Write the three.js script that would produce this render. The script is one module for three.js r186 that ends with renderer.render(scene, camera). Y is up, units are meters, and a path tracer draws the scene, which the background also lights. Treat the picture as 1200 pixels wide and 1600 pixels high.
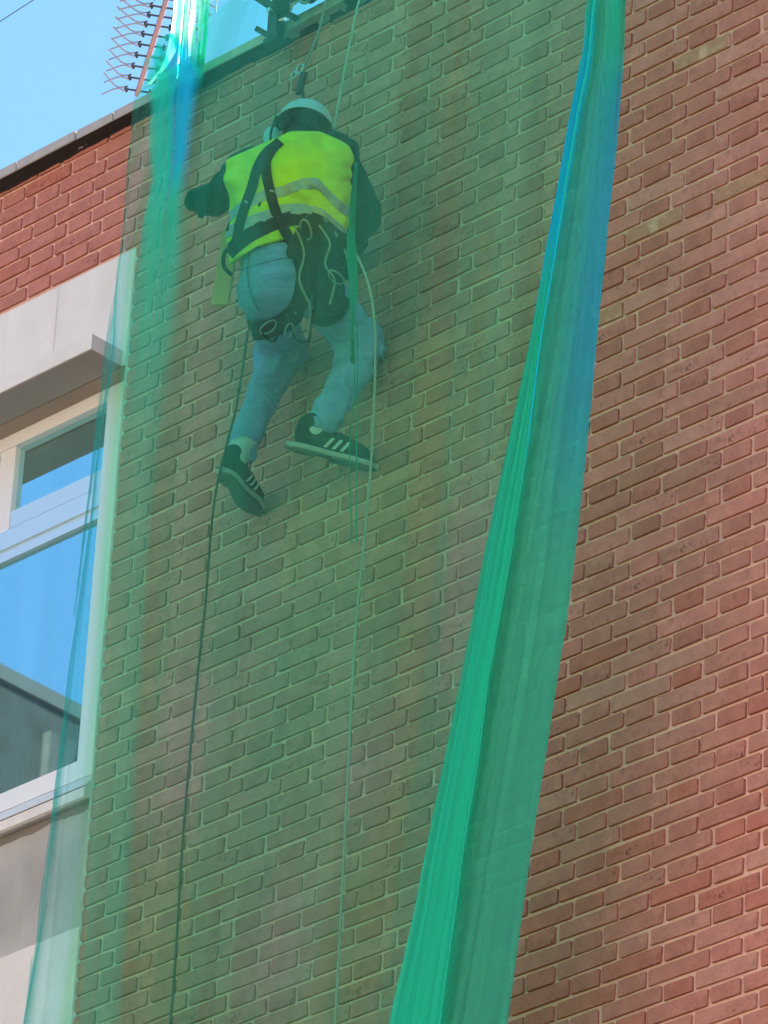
import * as THREE from 'three';
import { mergeGeometries } from 'three/addons/utils/BufferGeometryUtils.js';
import { RoundedBoxGeometry } from 'three/addons/geometries/RoundedBoxGeometry.js';

// ------------------------------------------------------------------ camera
// x runs along the facade, y is up, z leaves the facade (facade face at z = 0); metres
const scene = new THREE.Scene();
const camera = new THREE.PerspectiveCamera(9.921, 0.75, 0.5, 900);
{
  const R = new THREE.Vector3(0.7200, 0.0483, -0.6923), U = new THREE.Vector3(0.3186, 0.8626, 0.3916);
  const F = new THREE.Vector3().crossVectors(U, R).normalize();          // forward
  R.crossVectors(F, U).normalize();
  camera.matrix.makeBasis(R, U, F.clone().negate());
  camera.quaternion.setFromRotationMatrix(camera.matrix);
  camera.position.set(11.956, 1.625, 11.758);
  camera.updateMatrixWorld(true);
}
scene.add(camera);

// ------------------------------------------------------------------ sky, sun, exposure
const EXPOSURE = 2.5;
const sunDir = new THREE.Vector3(0.373, 0.469, -0.800).normalize();       // towards the sun: low, behind the building
{
  const W = 512, H = 256, d = new Float32Array(W * H * 4);
  for (let j = 0; j < H; j++) for (let i = 0; i < W; i++) {
    const el = ((j + 0.5) / H - 0.5) * Math.PI, az = ((i + 0.5) / W - 0.5) * 2 * Math.PI;
    const x = Math.cos(el) * Math.cos(az), z = Math.cos(el) * Math.sin(az), y = Math.sin(el);
    const c = x * sunDir.x + y * sunDir.y + z * sunDir.z;
    const h = Math.max(0, y), t = Math.pow(h, 0.55);
    let r = 0.29 + (0.035 - 0.29) * t, g = 0.375 + (0.19 - 0.375) * t, b = 0.56 + (0.43 - 0.56) * t;
    const glow = Math.exp(-(1 - c) * 3.2), k = 0.83 + 0.36 * (c * 0.5 + 0.5);
    r = r * k + 0.10 * glow; g = g * k + 0.12 * glow; b = b * k + 0.10 * glow;
    if (y < 0) { r = g = b = 0.2; }
    const o = (j * W + i) * 4; d[o] = r; d[o + 1] = g; d[o + 2] = b; d[o + 3] = 1;
  }
  const tex = new THREE.DataTexture(d, W, H, THREE.RGBAFormat, THREE.FloatType);
  tex.mapping = THREE.EquirectangularReflectionMapping; tex.magFilter = tex.minFilter = THREE.LinearFilter;
  tex.colorSpace = THREE.LinearSRGBColorSpace; tex.needsUpdate = true;
  scene.background = tex; scene.environment = tex;
}
const sun = new THREE.DirectionalLight(0xffecd4, 5.0);
sun.position.copy(sunDir).multiplyScalar(120).add(new THREE.Vector3(0, 12, 0));
sun.target.position.set(0, 12, 0);
sun.castShadow = true; sun.shadow.mapSize.set(2048, 2048);
Object.assign(sun.shadow.camera, { left: -70, right: 70, top: 70, bottom: -70, near: 1, far: 320 });
scene.add(sun, sun.target);

// ------------------------------------------------------------------ helpers
function rng(seed) { let s = seed >>> 0; return () => { s = (s + 0x6D2B79F5) >>> 0; let t = s; t = Math.imul(t ^ (t >>> 15), t | 1); t ^= t + Math.imul(t ^ (t >>> 7), t | 61); return ((t ^ (t >>> 14)) >>> 0) / 4294967296; }; }
function hash3(x, y, z) { let h = Math.imul(x, 374761393) ^ Math.imul(y, 668265263) ^ Math.imul(z, 2147483647 - 61); h = Math.imul(h ^ (h >>> 13), 1274126177); return ((h ^ (h >>> 16)) >>> 0) / 4294967296; }
const sm = (t) => t * t * (3 - 2 * t);
function noise(x, y, z = 0) {
  const X = Math.floor(x), Y = Math.floor(y), Z = Math.floor(z), a = sm(x - X), b = sm(y - Y), c = sm(z - Z);
  const l = (p, q, t) => p + (q - p) * t;
  const e = (i, j, k) => hash3(X + i, Y + j, Z + k);
  return l(l(l(e(0, 0, 0), e(1, 0, 0), a), l(e(0, 1, 0), e(1, 1, 0), a), b), l(l(e(0, 0, 1), e(1, 0, 1), a), l(e(0, 1, 1), e(1, 1, 1), a), b), c) * 2 - 1;
}
const fbm = (x, y, z = 0, n = 4) => { let s = 0, a = 0.5; for (let i = 0; i < n; i++) { s += a * noise(x, y, z + i * 7.3); x *= 2.03; y *= 2.03; z *= 2.03; a *= 0.5; } return s; };
const clamp = (v, a = 0, b = 1) => Math.min(b, Math.max(a, v));
const lerp = (a, b, t) => a + (b - a) * t;
const step = (a, b, x) => sm(clamp((x - a) / (b - a)));
function table(xs, ys) { return (x) => { if (x <= xs[0]) return ys[0]; for (let i = 1; i < xs.length; i++) if (x <= xs[i]) return lerp(ys[i - 1], ys[i], (x - xs[i - 1]) / (xs[i] - xs[i - 1])); return ys[ys.length - 1]; }; }
const V = (a, b, c) => new THREE.Vector3(a, b, c);

function tileTex(n, fn, srgb, rx = 1, ry = 1) {            // fn(u, v) -> [r, g, b] linear or a number
  const d = new Uint8Array(n * n * 4);
  for (let j = 0; j < n; j++) for (let i = 0; i < n; i++) {
    let c = fn(i / n, j / n); if (typeof c === 'number') c = [c, c, c];
    const o = (j * n + i) * 4;
    for (let k = 0; k < 3; k++) { let x = clamp(c[k]); if (srgb) x = x <= 0.0031308 ? x * 12.92 : 1.055 * Math.pow(x, 1 / 2.4) - 0.055; d[o + k] = Math.round(x * 255); }
    d[o + 3] = 255;
  }
  const t = new THREE.DataTexture(d, n, n, THREE.RGBAFormat);
  t.wrapS = t.wrapT = THREE.RepeatWrapping; t.magFilter = THREE.LinearFilter; t.minFilter = THREE.LinearMipmapLinearFilter; t.generateMipmaps = true;
  if (srgb) t.colorSpace = THREE.SRGBColorSpace;
  t.repeat.set(rx, ry); t.needsUpdate = true; return t;
}
// seamless noise on a torus-like wrap: blends two shifted copies
function wrapN(u, v, f, seed, n = 4) {
  const a = fbm(u * f, v * f, seed, n), b = fbm((u - 1) * f, v * f, seed, n), c = fbm(u * f, (v - 1) * f, seed, n), e = fbm((u - 1) * f, (v - 1) * f, seed, n);
  return lerp(lerp(a, b, u), lerp(c, e, u), v);
}
const lin = (r, g, b) => new THREE.Color().setRGB(r, g, b);
function std(o) { return new THREE.MeshStandardMaterial(o); }
function mesh(name, geo, mat, parent, kind) {
  const m = new THREE.Mesh(geo, mat); m.name = name; m.castShadow = m.receiveShadow = true; (parent || scene).add(m);
  if (kind) m.userData.kind = kind; return m;
}
function thing(name, label, category, pos = [0, 0, 0], group) {
  const g = new THREE.Group(); g.name = name; g.position.set(...pos); g.userData = { label, category }; if (group) g.userData.group = group; scene.add(g); return g;
}
function box(x0, x1, y0, y1, z0, z1, uvm = true) {
  const g = new THREE.BoxGeometry(x1 - x0, y1 - y0, z1 - z0); g.translate((x0 + x1) / 2, (y0 + y1) / 2, (z0 + z1) / 2);
  if (uvm) boxUV(g); return g;
}
function boxUV(g, ou = 0, ov = 0) {
  const p = g.attributes.position, n = g.attributes.normal, uv = new Float32Array(p.count * 2);
  for (let i = 0; i < p.count; i++) {
    const ax = Math.abs(n.getX(i)), ay = Math.abs(n.getY(i)), az = Math.abs(n.getZ(i));
    let u, v; if (az >= ax && az >= ay) { u = p.getX(i); v = p.getY(i); } else if (ax >= ay) { u = p.getZ(i); v = p.getY(i); } else { u = p.getX(i); v = p.getZ(i); }
    uv[i * 2] = u + ou; uv[i * 2 + 1] = v + ov;
  }
  g.setAttribute('uv', new THREE.BufferAttribute(uv, 2)); return g;
}
function rbox(w, h, d, r, seg = 2) { return boxUV(new RoundedBoxGeometry(w, h, d, seg, r)); }
function tube(pts, r, seg = 60, rad = 8, closed = false) {
  return new THREE.TubeGeometry(new THREE.CatmullRomCurve3(pts.map((p) => (p.isVector3 ? p : V(...p))), closed), seg, r, rad, closed);
}
function sheet(nu, nv, fn, uvf) {                               // open sheet from fn(u, v) -> [x, y, z]
  const pos = [], uv = [], idx = [];
  for (let j = 0; j <= nv; j++) for (let i = 0; i <= nu; i++) { const u = i / nu, v = j / nv; pos.push(...fn(u, v)); uv.push(...(uvf ? uvf(u, v) : [u, v])); }
  for (let j = 0; j < nv; j++) for (let i = 0; i < nu; i++) { const a = j * (nu + 1) + i, b = a + 1, c = a + nu + 1, d = c + 1; idx.push(a, b, d, a, d, c); }
  const g = new THREE.BufferGeometry(); g.setAttribute('position', new THREE.Float32BufferAttribute(pos, 3)); g.setAttribute('uv', new THREE.Float32BufferAttribute(uv, 2)); g.setIndex(idx); g.computeVertexNormals(); return g;
}
// naive surface nets of a distance field
function surfaceNet(f, mn, mx, h) {
  const nx = Math.ceil((mx[0] - mn[0]) / h) + 1, ny = Math.ceil((mx[1] - mn[1]) / h) + 1, nz = Math.ceil((mx[2] - mn[2]) / h) + 1;
  const val = new Float32Array(nx * ny * nz), id = new Int32Array(nx * ny * nz).fill(-1);
  const at = (i, j, k) => (k * ny + j) * nx + i;
  for (let k = 0; k < nz; k++) for (let j = 0; j < ny; j++) for (let i = 0; i < nx; i++) val[at(i, j, k)] = f(mn[0] + i * h, mn[1] + j * h, mn[2] + k * h);
  const pos = [], idx = [];
  const E = [[0, 1], [2, 3], [4, 5], [6, 7], [0, 2], [1, 3], [4, 6], [5, 7], [0, 4], [1, 5], [2, 6], [3, 7]];
  for (let k = 0; k < nz - 1; k++) for (let j = 0; j < ny - 1; j++) for (let i = 0; i < nx - 1; i++) {
    const c = []; let m = 0; for (let q = 0; q < 8; q++) { const w = val[at(i + (q & 1), j + ((q >> 1) & 1), k + (q >> 2))]; c.push(w); if (w < 0) m++; }
    if (m === 0 || m === 8) continue;
    let x = 0, y = 0, z = 0, n = 0;
    for (const [a, b] of E) if ((c[a] < 0) !== (c[b] < 0)) { const t = c[a] / (c[a] - c[b]); x += lerp(a & 1, b & 1, t); y += lerp((a >> 1) & 1, (b >> 1) & 1, t); z += lerp(a >> 2, b >> 2, t); n++; }
    id[at(i, j, k)] = pos.length / 3; pos.push(mn[0] + (i + x / n) * h, mn[1] + (j + y / n) * h, mn[2] + (k + z / n) * h);
  }
  const quad = (a, b, c, d, flip) => { if (a < 0 || b < 0 || c < 0 || d < 0) return; if (flip) idx.push(a, c, b, a, d, c); else idx.push(a, b, c, a, c, d); };
  for (let k = 1; k < nz - 1; k++) for (let j = 1; j < ny - 1; j++) for (let i = 1; i < nx - 1; i++) {
    const s = val[at(i, j, k)] < 0;
    if (s !== (val[at(i + 1, j, k)] < 0)) quad(id[at(i, j - 1, k - 1)], id[at(i, j, k - 1)], id[at(i, j, k)], id[at(i, j - 1, k)], !s);
    if (s !== (val[at(i, j + 1, k)] < 0)) quad(id[at(i - 1, j, k - 1)], id[at(i - 1, j, k)], id[at(i, j, k)], id[at(i, j, k - 1)], !s);
    if (s !== (val[at(i, j, k + 1)] < 0)) quad(id[at(i - 1, j - 1, k)], id[at(i, j - 1, k)], id[at(i, j, k)], id[at(i - 1, j, k)], !s);
  }
  const nor = new Float32Array(pos.length), e = h * 0.5;
  for (let i = 0; i < pos.length; i += 3) {
    const [x, y, z] = [pos[i], pos[i + 1], pos[i + 2]];
    let a = f(x + e, y, z) - f(x - e, y, z), b = f(x, y + e, z) - f(x, y - e, z), c = f(x, y, z + e) - f(x, y, z - e); const l = Math.hypot(a, b, c) || 1;
    nor[i] = a / l; nor[i + 1] = b / l; nor[i + 2] = c / l;
  }
  const g = new THREE.BufferGeometry(); g.setAttribute('position', new THREE.Float32BufferAttribute(pos, 3)); g.setAttribute('normal', new THREE.BufferAttribute(nor, 3)); g.setIndex(idx);
  const uv = new Float32Array(pos.length / 3 * 2); for (let i = 0; i < pos.length / 3; i++) { uv[i * 2] = pos[i * 3] + pos[i * 3 + 2] * 0.6; uv[i * 2 + 1] = pos[i * 3 + 1] + pos[i * 3 + 2] * 0.3; }
  g.setAttribute('uv', new THREE.BufferAttribute(uv, 2)); return g;
}
const cap = (x, y, z, a, b, ra, rb) => {
  const bx = b[0] - a[0], by = b[1] - a[1], bz = b[2] - a[2], px = x - a[0], py = y - a[1], pz = z - a[2];
  const t = clamp((px * bx + py * by + pz * bz) / (bx * bx + by * by + bz * bz + 1e-9)); return Math.hypot(px - bx * t, py - by * t, pz - bz * t) - lerp(ra, rb, t);
};
const smin = (a, b, k) => { const h = Math.max(k - Math.abs(a - b), 0) / k; return Math.min(a, b) - h * h * k * 0.25; };
const smax = (a, b, k) => -smin(-a, -b, k);

// ------------------------------------------------------------------ materials
const T = {
  brick: tileTex(512, (u, v) => { const a = wrapN(u, v, 14, 3, 4), b = wrapN(u, v, 60, 9, 2), pit = wrapN(u, v, 34, 21, 2), str = wrapN(u, v * 0.35, 26, 33, 2); let k = 0.87 + 0.26 * a + 0.20 * b; if (pit > 0.30) k *= Math.max(0.4, 1 - 2.6 * (pit - 0.30)); if (str > 0.26) k *= 1 - 1.1 * (str - 0.26); return [k, k * (0.99 + 0.04 * a), k * (0.98 + 0.06 * a)]; }, true, 2, 2),
  brickBump: tileTex(512, (u, v) => 0.5 + 0.3 * wrapN(u, v, 30, 5, 4) + 0.25 * wrapN(u, v, 90, 8, 2) - 0.9 * Math.max(0, wrapN(u, v, 34, 21, 2) - 0.28), false, 2, 2),
  mortar: tileTex(512, (u, v) => { const k = 0.8 + 0.25 * wrapN(u, v, 9, 40, 4) + 0.2 * wrapN(u, v, 80, 44, 2); return [k, k * 0.985, k * 0.96]; }, true, 1, 1),
  plaster: tileTex(512, (u, v) => { const k = 0.9 + 0.10 * wrapN(u, v, 6, 50, 5) + 0.07 * wrapN(u, v * 0.22, 24, 57, 3) + 0.05 * wrapN(u, v, 70, 54, 2); return [k, k, k * 0.99]; }, true, 0.8, 0.8),
  stain: tileTex(512, (u, v) => { const s = wrapN(u, v * 0.3, 22, 60, 4), a = wrapN(u, v, 5, 64, 4), k = 0.78 + 0.34 * a + 0.22 * s; return [k, k * 0.985, k * 0.95]; }, true, 0.9, 0.9),
  cloth: tileTex(256, (u, v) => 0.82 + 0.2 * wrapN(u, v, 10, 70, 4) + 0.1 * wrapN(u, v, 60, 74, 2), true, 3, 3),
  denim: tileTex(256, (u, v) => { const a = wrapN(u, v, 7, 90, 4), b = wrapN(u, v, 50, 94, 3), k = 0.80 + 0.30 * a + 0.22 * b; return [k * 0.95, k, k * 1.02]; }, true, 4, 4),
  pale: tileTex(512, (u, v) => { const a = wrapN(u, v, 12, 80, 5), k = 0.72 + 0.25 * wrapN(u, v, 60, 84, 3), w = step(0.0, 0.25, a); return [lerp(0.78, 1.0, w) * k, lerp(0.60, 0.97, w) * k, lerp(0.52, 0.9, w) * k]; }, true, 2, 2),
};
const brickTones = [[0.560, 0.232, 0.170], [0.510, 0.198, 0.145], [0.590, 0.262, 0.198], [0.550, 0.238, 0.180], [0.470, 0.170, 0.120], [0.600, 0.295, 0.225], [0.530, 0.160, 0.102], [0.490, 0.150, 0.098], [0.570, 0.212, 0.162], [0.540, 0.205, 0.156]];
for (const t of brickTones) for (let k = 0; k < 3; k++) t[k] = lerp(t[k], [0.555, 0.218, 0.165][k], 0.42) * 1.03;
for (const c of [[0.69, 0.265, 0.212], [0.64, 0.235, 0.184], [0.72, 0.300, 0.238], [0.58, 0.205, 0.155]]) brickTones.push(c);  // lighter set for the upper wall, brightened to offset shade from the net
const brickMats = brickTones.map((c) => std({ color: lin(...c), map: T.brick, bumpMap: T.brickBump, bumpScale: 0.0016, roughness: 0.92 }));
const paleBrick = std({ color: lin(0.92, 0.56, 0.42), map: T.pale, bumpMap: T.brickBump, bumpScale: 0.0016, roughness: 0.95 });
const stuffBrick = std({ color: 0xffffff, vertexColors: true, map: T.brick, bumpMap: T.brickBump, bumpScale: 0.0016, roughness: 0.92 });
const M = {
  mortar: std({ color: lin(0.92, 0.57, 0.47), map: T.mortar, bumpMap: T.mortar, bumpScale: 0.004, roughness: 0.97 }),
  render: std({ color: lin(0.88, 0.83, 0.785), map: T.plaster, bumpMap: T.plaster, bumpScale: 0.0015, roughness: 0.93 }),
  grey: std({ color: lin(0.60, 0.58, 0.55), map: T.stain, bumpMap: T.plaster, bumpScale: 0.003, roughness: 0.95 }),
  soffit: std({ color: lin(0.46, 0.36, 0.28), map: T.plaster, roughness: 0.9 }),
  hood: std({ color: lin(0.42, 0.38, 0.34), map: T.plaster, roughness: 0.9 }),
  pvc: std({ color: lin(0.82, 0.83, 0.84), roughness: 0.35 }),
  rail: std({ color: lin(0.70, 0.90, 0.98), metalness: 0.5, roughness: 0.25 }),
  gasket: std({ color: lin(0.03, 0.03, 0.033), roughness: 0.6 }),
  coping: std({ color: lin(0.56, 0.53, 0.51), map: T.stain, bumpMap: T.plaster, bumpScale: 0.002, roughness: 0.85 }),
  underShade: std({ color: lin(0.045, 0.038, 0.036), map: T.stain, bumpMap: T.mortar, bumpScale: 0.01, roughness: 0.95 }),
  glass: new THREE.MeshPhysicalMaterial({ map: tileTex(256, (u, v) => { const k = 0.93 + 0.10 * wrapN(u, v * 0.12, 9, 120, 3); return [k, k, k]; }, true, 0.9, 0.9), color: lin(0.48, 0.85, 0.86), metalness: 0.95, roughness: 0.012 }),
  steel: std({ color: lin(0.05, 0.055, 0.055), metalness: 0.3, roughness: 0.55 }),
  alu: std({ color: lin(0.62, 0.62, 0.62), metalness: 0.9, roughness: 0.38 }),
};

// ------------------------------------------------------------------ brick wall
const TOP = 13.533, EDGE = -1.335, LINT = 12.962;
const wall = thing('brick_wall', 'red brick facade wall in Flemish bond with pale mortar, partly behind the green net', 'wall');
{
  const parts = [box(EDGE, 14, 0, TOP, -0.3, -0.0092), box(-14, EDGE, LINT, TOP, -0.3, -0.0092), box(-14, EDGE, 0, 8.2, -0.3, -0.0092), box(-14, -6, 8.2, LINT, -0.3, -0.0092), box(-6, EDGE, 8.2, LINT, -0.5, -0.36)];
  const core = mergeGeometries(parts); mesh('mortar', core, M.mortar, wall);
}
function brickGeo(w, h, seed) {
  const r = rng(seed), c = 0.0013, hw = w / 2, hh = h / 2, j = () => (r() - 0.5) * 0.0046, d = 0.0022 + r() * 0.0022;
  const o = [[-hw + d, -hh], [hw - d, -hh], [hw, -hh + d], [hw, hh - d], [hw - d, hh], [-hw + d, hh], [-hw, hh - d], [-hw, -hh + d]].map(([x, y]) => [x + j(), y + j()]);
  const pos = [], z0 = 0, z1 = -c, z2 = -0.017;
  const tri = (a, b, e) => pos.push(...a, ...b, ...e);
  const f = o.map(([x, y]) => [x * (1 - c / hw), y * (1 - c / hh), z0]), s = o.map(([x, y]) => [x, y, z1]), b = o.map(([x, y]) => [x, y, z2]);
  for (let i = 1; i < 7; i++) tri(f[0], f[i], f[i + 1]);
  for (let i = 0; i < 8; i++) { const k = (i + 1) % 8; tri(f[i], s[i], s[k]); tri(f[i], s[k], f[k]); tri(s[i], b[i], b[k]); tri(s[i], b[k], s[k]); }
  const g = new THREE.BufferGeometry(); g.setAttribute('position', new THREE.Float32BufferAttribute(pos, 3)); g.computeVertexNormals();
  return boxUV(g, r() * 7, r() * 7);
}
{
  const r = rng(77), HALF = 0.1883, CH = 0.066, X0 = 0.9716, Y0 = 10.829, SW = 0.2375, HW = 0.1125, BH = 0.0535;
  const sGeo = [], hGeo = []; for (let i = 0; i < 14; i++) { sGeo.push(brickGeo(SW, BH, 100 + i)); hGeo.push(brickGeo(HW, BH, 300 + i)); }
  const paleAt = [[1.350, 12.601], [1.542, 12.026], [1.134, 12.014], [0.965, 11.723]];
  const list = [];
  for (let row = -41; row < 88; row++) {
    const y = Y0 - row * CH, odd = ((row % 2) + 2) % 2;
    for (let k = -40; k < 24; k++) {
      if (((k % 2) + 2) % 2 !== odd) { // stretcher centre between headers
        add(X0 + k * HALF, y, SW, BH, false);
      } else add(X0 + k * HALF, y, HW, BH, true);
    }
  }
  function add(x, y, w, h, header) {
    if (x > 4.6) return;
    x += (r() - 0.5) * 0.005; y += (r() - 0.5) * 0.003;
    let x0 = x - w / 2, x1 = x + w / 2, y0 = y - h / 2, y1 = y + h / 2;
    if (y1 > TOP + 0.004) { if (y0 > TOP - 0.012) return; y1 = TOP - 0.004 - r() * 0.008; }
    if (x < -7) return;
    if (y0 < LINT && x0 < EDGE) { if (y > LINT) { y0 = LINT + 0.004; } else { const e = EDGE + (r() - 0.4) * 0.012; if (x1 < e + 0.03) return; x0 = e; } }
    const cut = Math.abs(x1 - x0 - w) > 1e-6 || Math.abs(y1 - y0 - h) > 1e-6;
    const cx = (x0 + x1) / 2, cy = (y0 + y1) / 2;
    // brick tone: mostly brown-pink, redder low down and on the parapet; headers a little darker; upper ones lightened against the net shade
    const red = clamp(step(10.9, 9.4, cy) * 0.55 + (cx < EDGE ? 0.6 : 0) + 0.12 * noise(cx * 2, cy * 2)), q = r();
    let tone;
    if (cx < EDGE && cy > LINT) tone = q < 0.45 ? 9 : q < 0.8 ? 8 : q < 0.9 ? 1 : 6;
    else if (r() < red) tone = q < 0.35 ? 6 : q < 0.6 ? 7 : q < 0.85 ? 8 : 1;
    else tone = header ? (q < 0.45 ? 1 : q < 0.7 ? 4 : q < 0.9 ? 0 : 3) : (q < 0.3 ? 0 : q < 0.55 ? 3 : q < 0.75 ? 2 : q < 0.87 ? 1 : 5);
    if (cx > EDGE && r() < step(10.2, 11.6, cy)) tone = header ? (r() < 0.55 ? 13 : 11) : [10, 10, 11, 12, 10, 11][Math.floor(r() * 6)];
    const pale = paleAt.some(([px, py]) => Math.abs(px - cx) < w / 2 && Math.abs(py - cy) < 0.034);
    const p = V(cx, cy, 0).project(camera), inView = Math.abs(p.x) < 1 && Math.abs(p.y) < 1;
    const z = (r() - 0.5) * 0.004, rz = (r() - 0.5) * 0.011, rx = (r() - 0.5) * 0.03, ry = (r() - 0.5) * 0.012;
    list.push({ cx, cy, w: x1 - x0, h: y1 - y0, header, cut, tone, pale, inView, z, rz, rx, ry, v: Math.floor(r() * 14), size: (x1 - x0) * (y1 - y0) / camera.position.distanceToSquared(V(cx, cy, 0)) });
  }
  const shown = list.filter((b) => b.inView).sort((a, b) => b.size - a.size), single = new Set([...list.filter((b) => b.pale), ...shown].slice(0, 300));
  const rest = [], m4 = new THREE.Matrix4(), q4 = new THREE.Quaternion(), e4 = new THREE.Euler();
  for (const b of list) {
    const g = b.cut ? brickGeo(b.w, b.h, 900 + b.v) : (b.header ? hGeo : sGeo)[b.v];
    if (single.has(b)) {
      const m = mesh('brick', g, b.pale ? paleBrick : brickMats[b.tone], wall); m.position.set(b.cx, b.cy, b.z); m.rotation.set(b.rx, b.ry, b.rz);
    } else {
      const c = g.clone(); m4.compose(V(b.cx, b.cy, b.z), q4.setFromEuler(e4.set(b.rx, b.ry, b.rz)), V(1, 1, 1)); c.applyMatrix4(m4);
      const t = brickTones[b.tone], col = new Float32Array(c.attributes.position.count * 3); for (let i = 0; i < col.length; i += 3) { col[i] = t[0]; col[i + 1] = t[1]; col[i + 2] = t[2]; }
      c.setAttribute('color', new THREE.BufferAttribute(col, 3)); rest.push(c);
    }
  }
  mesh('further_bricks', mergeGeometries(rest), stuffBrick, wall, 'stuff');
}
// coping along the parapet
{
  const cop = thing('parapet_coping', 'light grey stone coping along the top edge of the brick parapet', 'coping', [0, TOP, 0]);
  const r = rng(5); const seams = [-1.968, -1.653, -1.457]; let x = -1.457, xs = [-1.968, -1.653, -1.457];
  while (x < 5) { x += 0.30 + r() * 0.16; xs.push(x); } x = -1.968; while (x > -8) { x -= 0.34 + r() * 0.2; xs.unshift(x); }
  for (let i = 0; i < xs.length - 1; i++) {
    const w = xs[i + 1] - xs[i] - 0.005, g = rbox(w, 0.043, 0.37, 0.006); boxUV(g, i * 3.7, i * 1.3);
    const m = mesh('coping_slab', g, M.coping, cop); m.position.set((xs[i] + xs[i + 1]) / 2, 0.0145 + (r() - 0.5) * 0.004, -0.123 + (r() - 0.5) * 0.005); m.rotation.z = (r() - 0.5) * 0.006;
  }
  // ragged dark strip under the slabs, painting in the shade of their overhang
  const pos = [], n = 900;
  const g = sheet(n, 3, (u, v) => { const X = lerp(-7.9, 5, u), rag = 0.006 + 0.010 * Math.max(0, fbm(X * 16, 3.1, 0, 4) + 0.25); return [X, v < 0.5 ? (v < 0.2 ? -rag - 0.004 : -rag) : -0.0075, v < 0.2 ? -0.004 : v < 0.5 ? 0.010 : v < 0.8 ? 0.030 : 0.0585]; });
  mesh('coping_shade_strip', g, M.underShade, cop);
}
// roof slab behind the parapet closes the building
mesh('roof', box(-14, 14, 12.7, 12.95, -12, -0.3), M.grey).userData.kind = 'structure';

// ------------------------------------------------------------------ window band on the left
const lintel = thing('lintel_panel', 'white rendered lintel panel under the left parapet bricks, with a thin vertical crack', 'wall panel', [-1.4, 12.475, 0]);
{
  const a = box(-5.9, EDGE - 0.002, 12.476, LINT - 0.002, -0.36, 0.001); a.translate(1.4, -12.475, 0); mesh('panel_face', a, M.render, lintel);
  const f = fbm; const st = sheet(3, 40, (u, v) => [-0.337 + (u - 0.5) * (0.010 + 0.004 * f(v * 9, 2)) * 0.7 + 0.002 * f(v * 6, 9) - v * 0.0, 0.20 + v * 0.285, 0.0018]);
  mesh('crack', st, std({ color: lin(0.74, 0.70, 0.665), map: T.plaster, roughness: 1 }), lintel);
  const hood = new THREE.BoxGeometry(4.5, 0.062, 0.149); boxUV(hood); hood.translate(-2.212, 0.031, 0.0765); mesh('hood', hood, M.render, lintel);
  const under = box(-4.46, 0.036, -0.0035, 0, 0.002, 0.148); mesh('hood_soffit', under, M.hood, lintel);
}
const win = thing('window', 'white framed window with blue sky reflected in its glass, left edge of the facade', 'window', [-1.5, 10.9, -0.075]);
{
  const ox = 1.5, oy = -10.9, oz = 0.075;
  const B = (x0, x1, y0, y1, z0, z1) => { const g = box(x0, x1, y0, y1, z0, z1); g.translate(ox, oy, oz); return g; };
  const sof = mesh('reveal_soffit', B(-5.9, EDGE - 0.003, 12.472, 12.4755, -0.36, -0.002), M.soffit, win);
  const frame = (g, n = 'frame', mt = M.pvc) => mesh(n, g, mt, win);
  frame(B(-5.9, EDGE - 0.004, 12.416, 12.471, -0.13, -0.07), 'head_rail');
  frame(B(-1.502, EDGE - 0.004, 10.90, 12.4155, -0.13, -0.070), 'stile');
  frame(B(-2.060, -1.980, 12.0655, 12.4155, -0.13, -0.074), 'stile');
  frame(B(-5.9, -1.5025, 11.990, 12.065, -0.13, -0.070), 'transom', M.rail);
  frame(B(-1.9795, -1.5025, 12.066, 12.142, -0.13, -0.077), 'sash_rail', M.rail);
  frame(B(-5.9, -1.5025, 11.944, 11.9895, -0.13, -0.079), 'sash_rail', M.rail);
  frame(B(-5.9, -1.5025, 10.900, 10.975, -0.13, -0.070), 'bottom_rail');
  for (const [y, z] of [[12.0655, -0.0735]]) mesh('seal', B(-1.9795, -1.503, y - 0.004, y + 0.004, z - 0.01, z), M.gasket, win);
  mesh('glass_pane', B(-1.979, -1.503, 12.1425, 12.4155, -0.100, -0.096), M.glass, win);
  mesh('glass_pane', B(-5.9, -1.503, 10.9755, 11.9435, -0.100, -0.096), M.glass, win);
  mesh('glass_pane', B(-5.9, -2.0605, 12.0655, 12.4155, -0.100, -0.096), M.glass, win);
  // sill
  const sh = new THREE.Shape([[-0.07, 0.098], [0.030, -0.008], [0.030, -0.052], [0.018, -0.056], [0.010, -0.05], [-0.07, -0.05]].map((p) => new THREE.Vector2(...p)));
  const sg = new THREE.ExtrudeGeometry(sh, { depth: 4.56, bevelEnabled: false }); sg.rotateY(-Math.PI / 2); sg.translate(EDGE - 0.004 + ox, 10.80 + oy, oz); boxUV(sg);
  mesh('sill', sg, M.render, win);
  mesh('drip_groove', B(-5.88, EDGE - 0.006, 10.7855, 10.789, 0.029, 0.0312), M.gasket, win);
}
const apron = thing('apron_panel', 'stained grey render panel below the window sill', 'wall panel', [-1.4, 10.27, 0]);
{ const g = box(-5.9, EDGE - 0.004, 10.272, 10.748, -0.36, -0.006); g.translate(1.4, -10.27, 0); mesh('panel_face', g, M.grey, apron);
  const e = sheet(160, 2, (u, v) => { const x = lerp(-4.5, 0.06, u); return [x, v < 0.4 ? 0.452 + 0.03 * fbm(x * 9, 4) : 0.477, -0.0052]; }); mesh('painted_sill_shadow', e, std({ color: lin(0.26, 0.24, 0.22), map: T.stain, roughness: 1 }), apron); }  // dark ragged strip paints in the shadow below the sill
const lower = thing('lower_panel', 'plain white rendered panel at the bottom left, below the grey panel', 'wall panel', [-1.4, 8.2, 0]);
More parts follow.
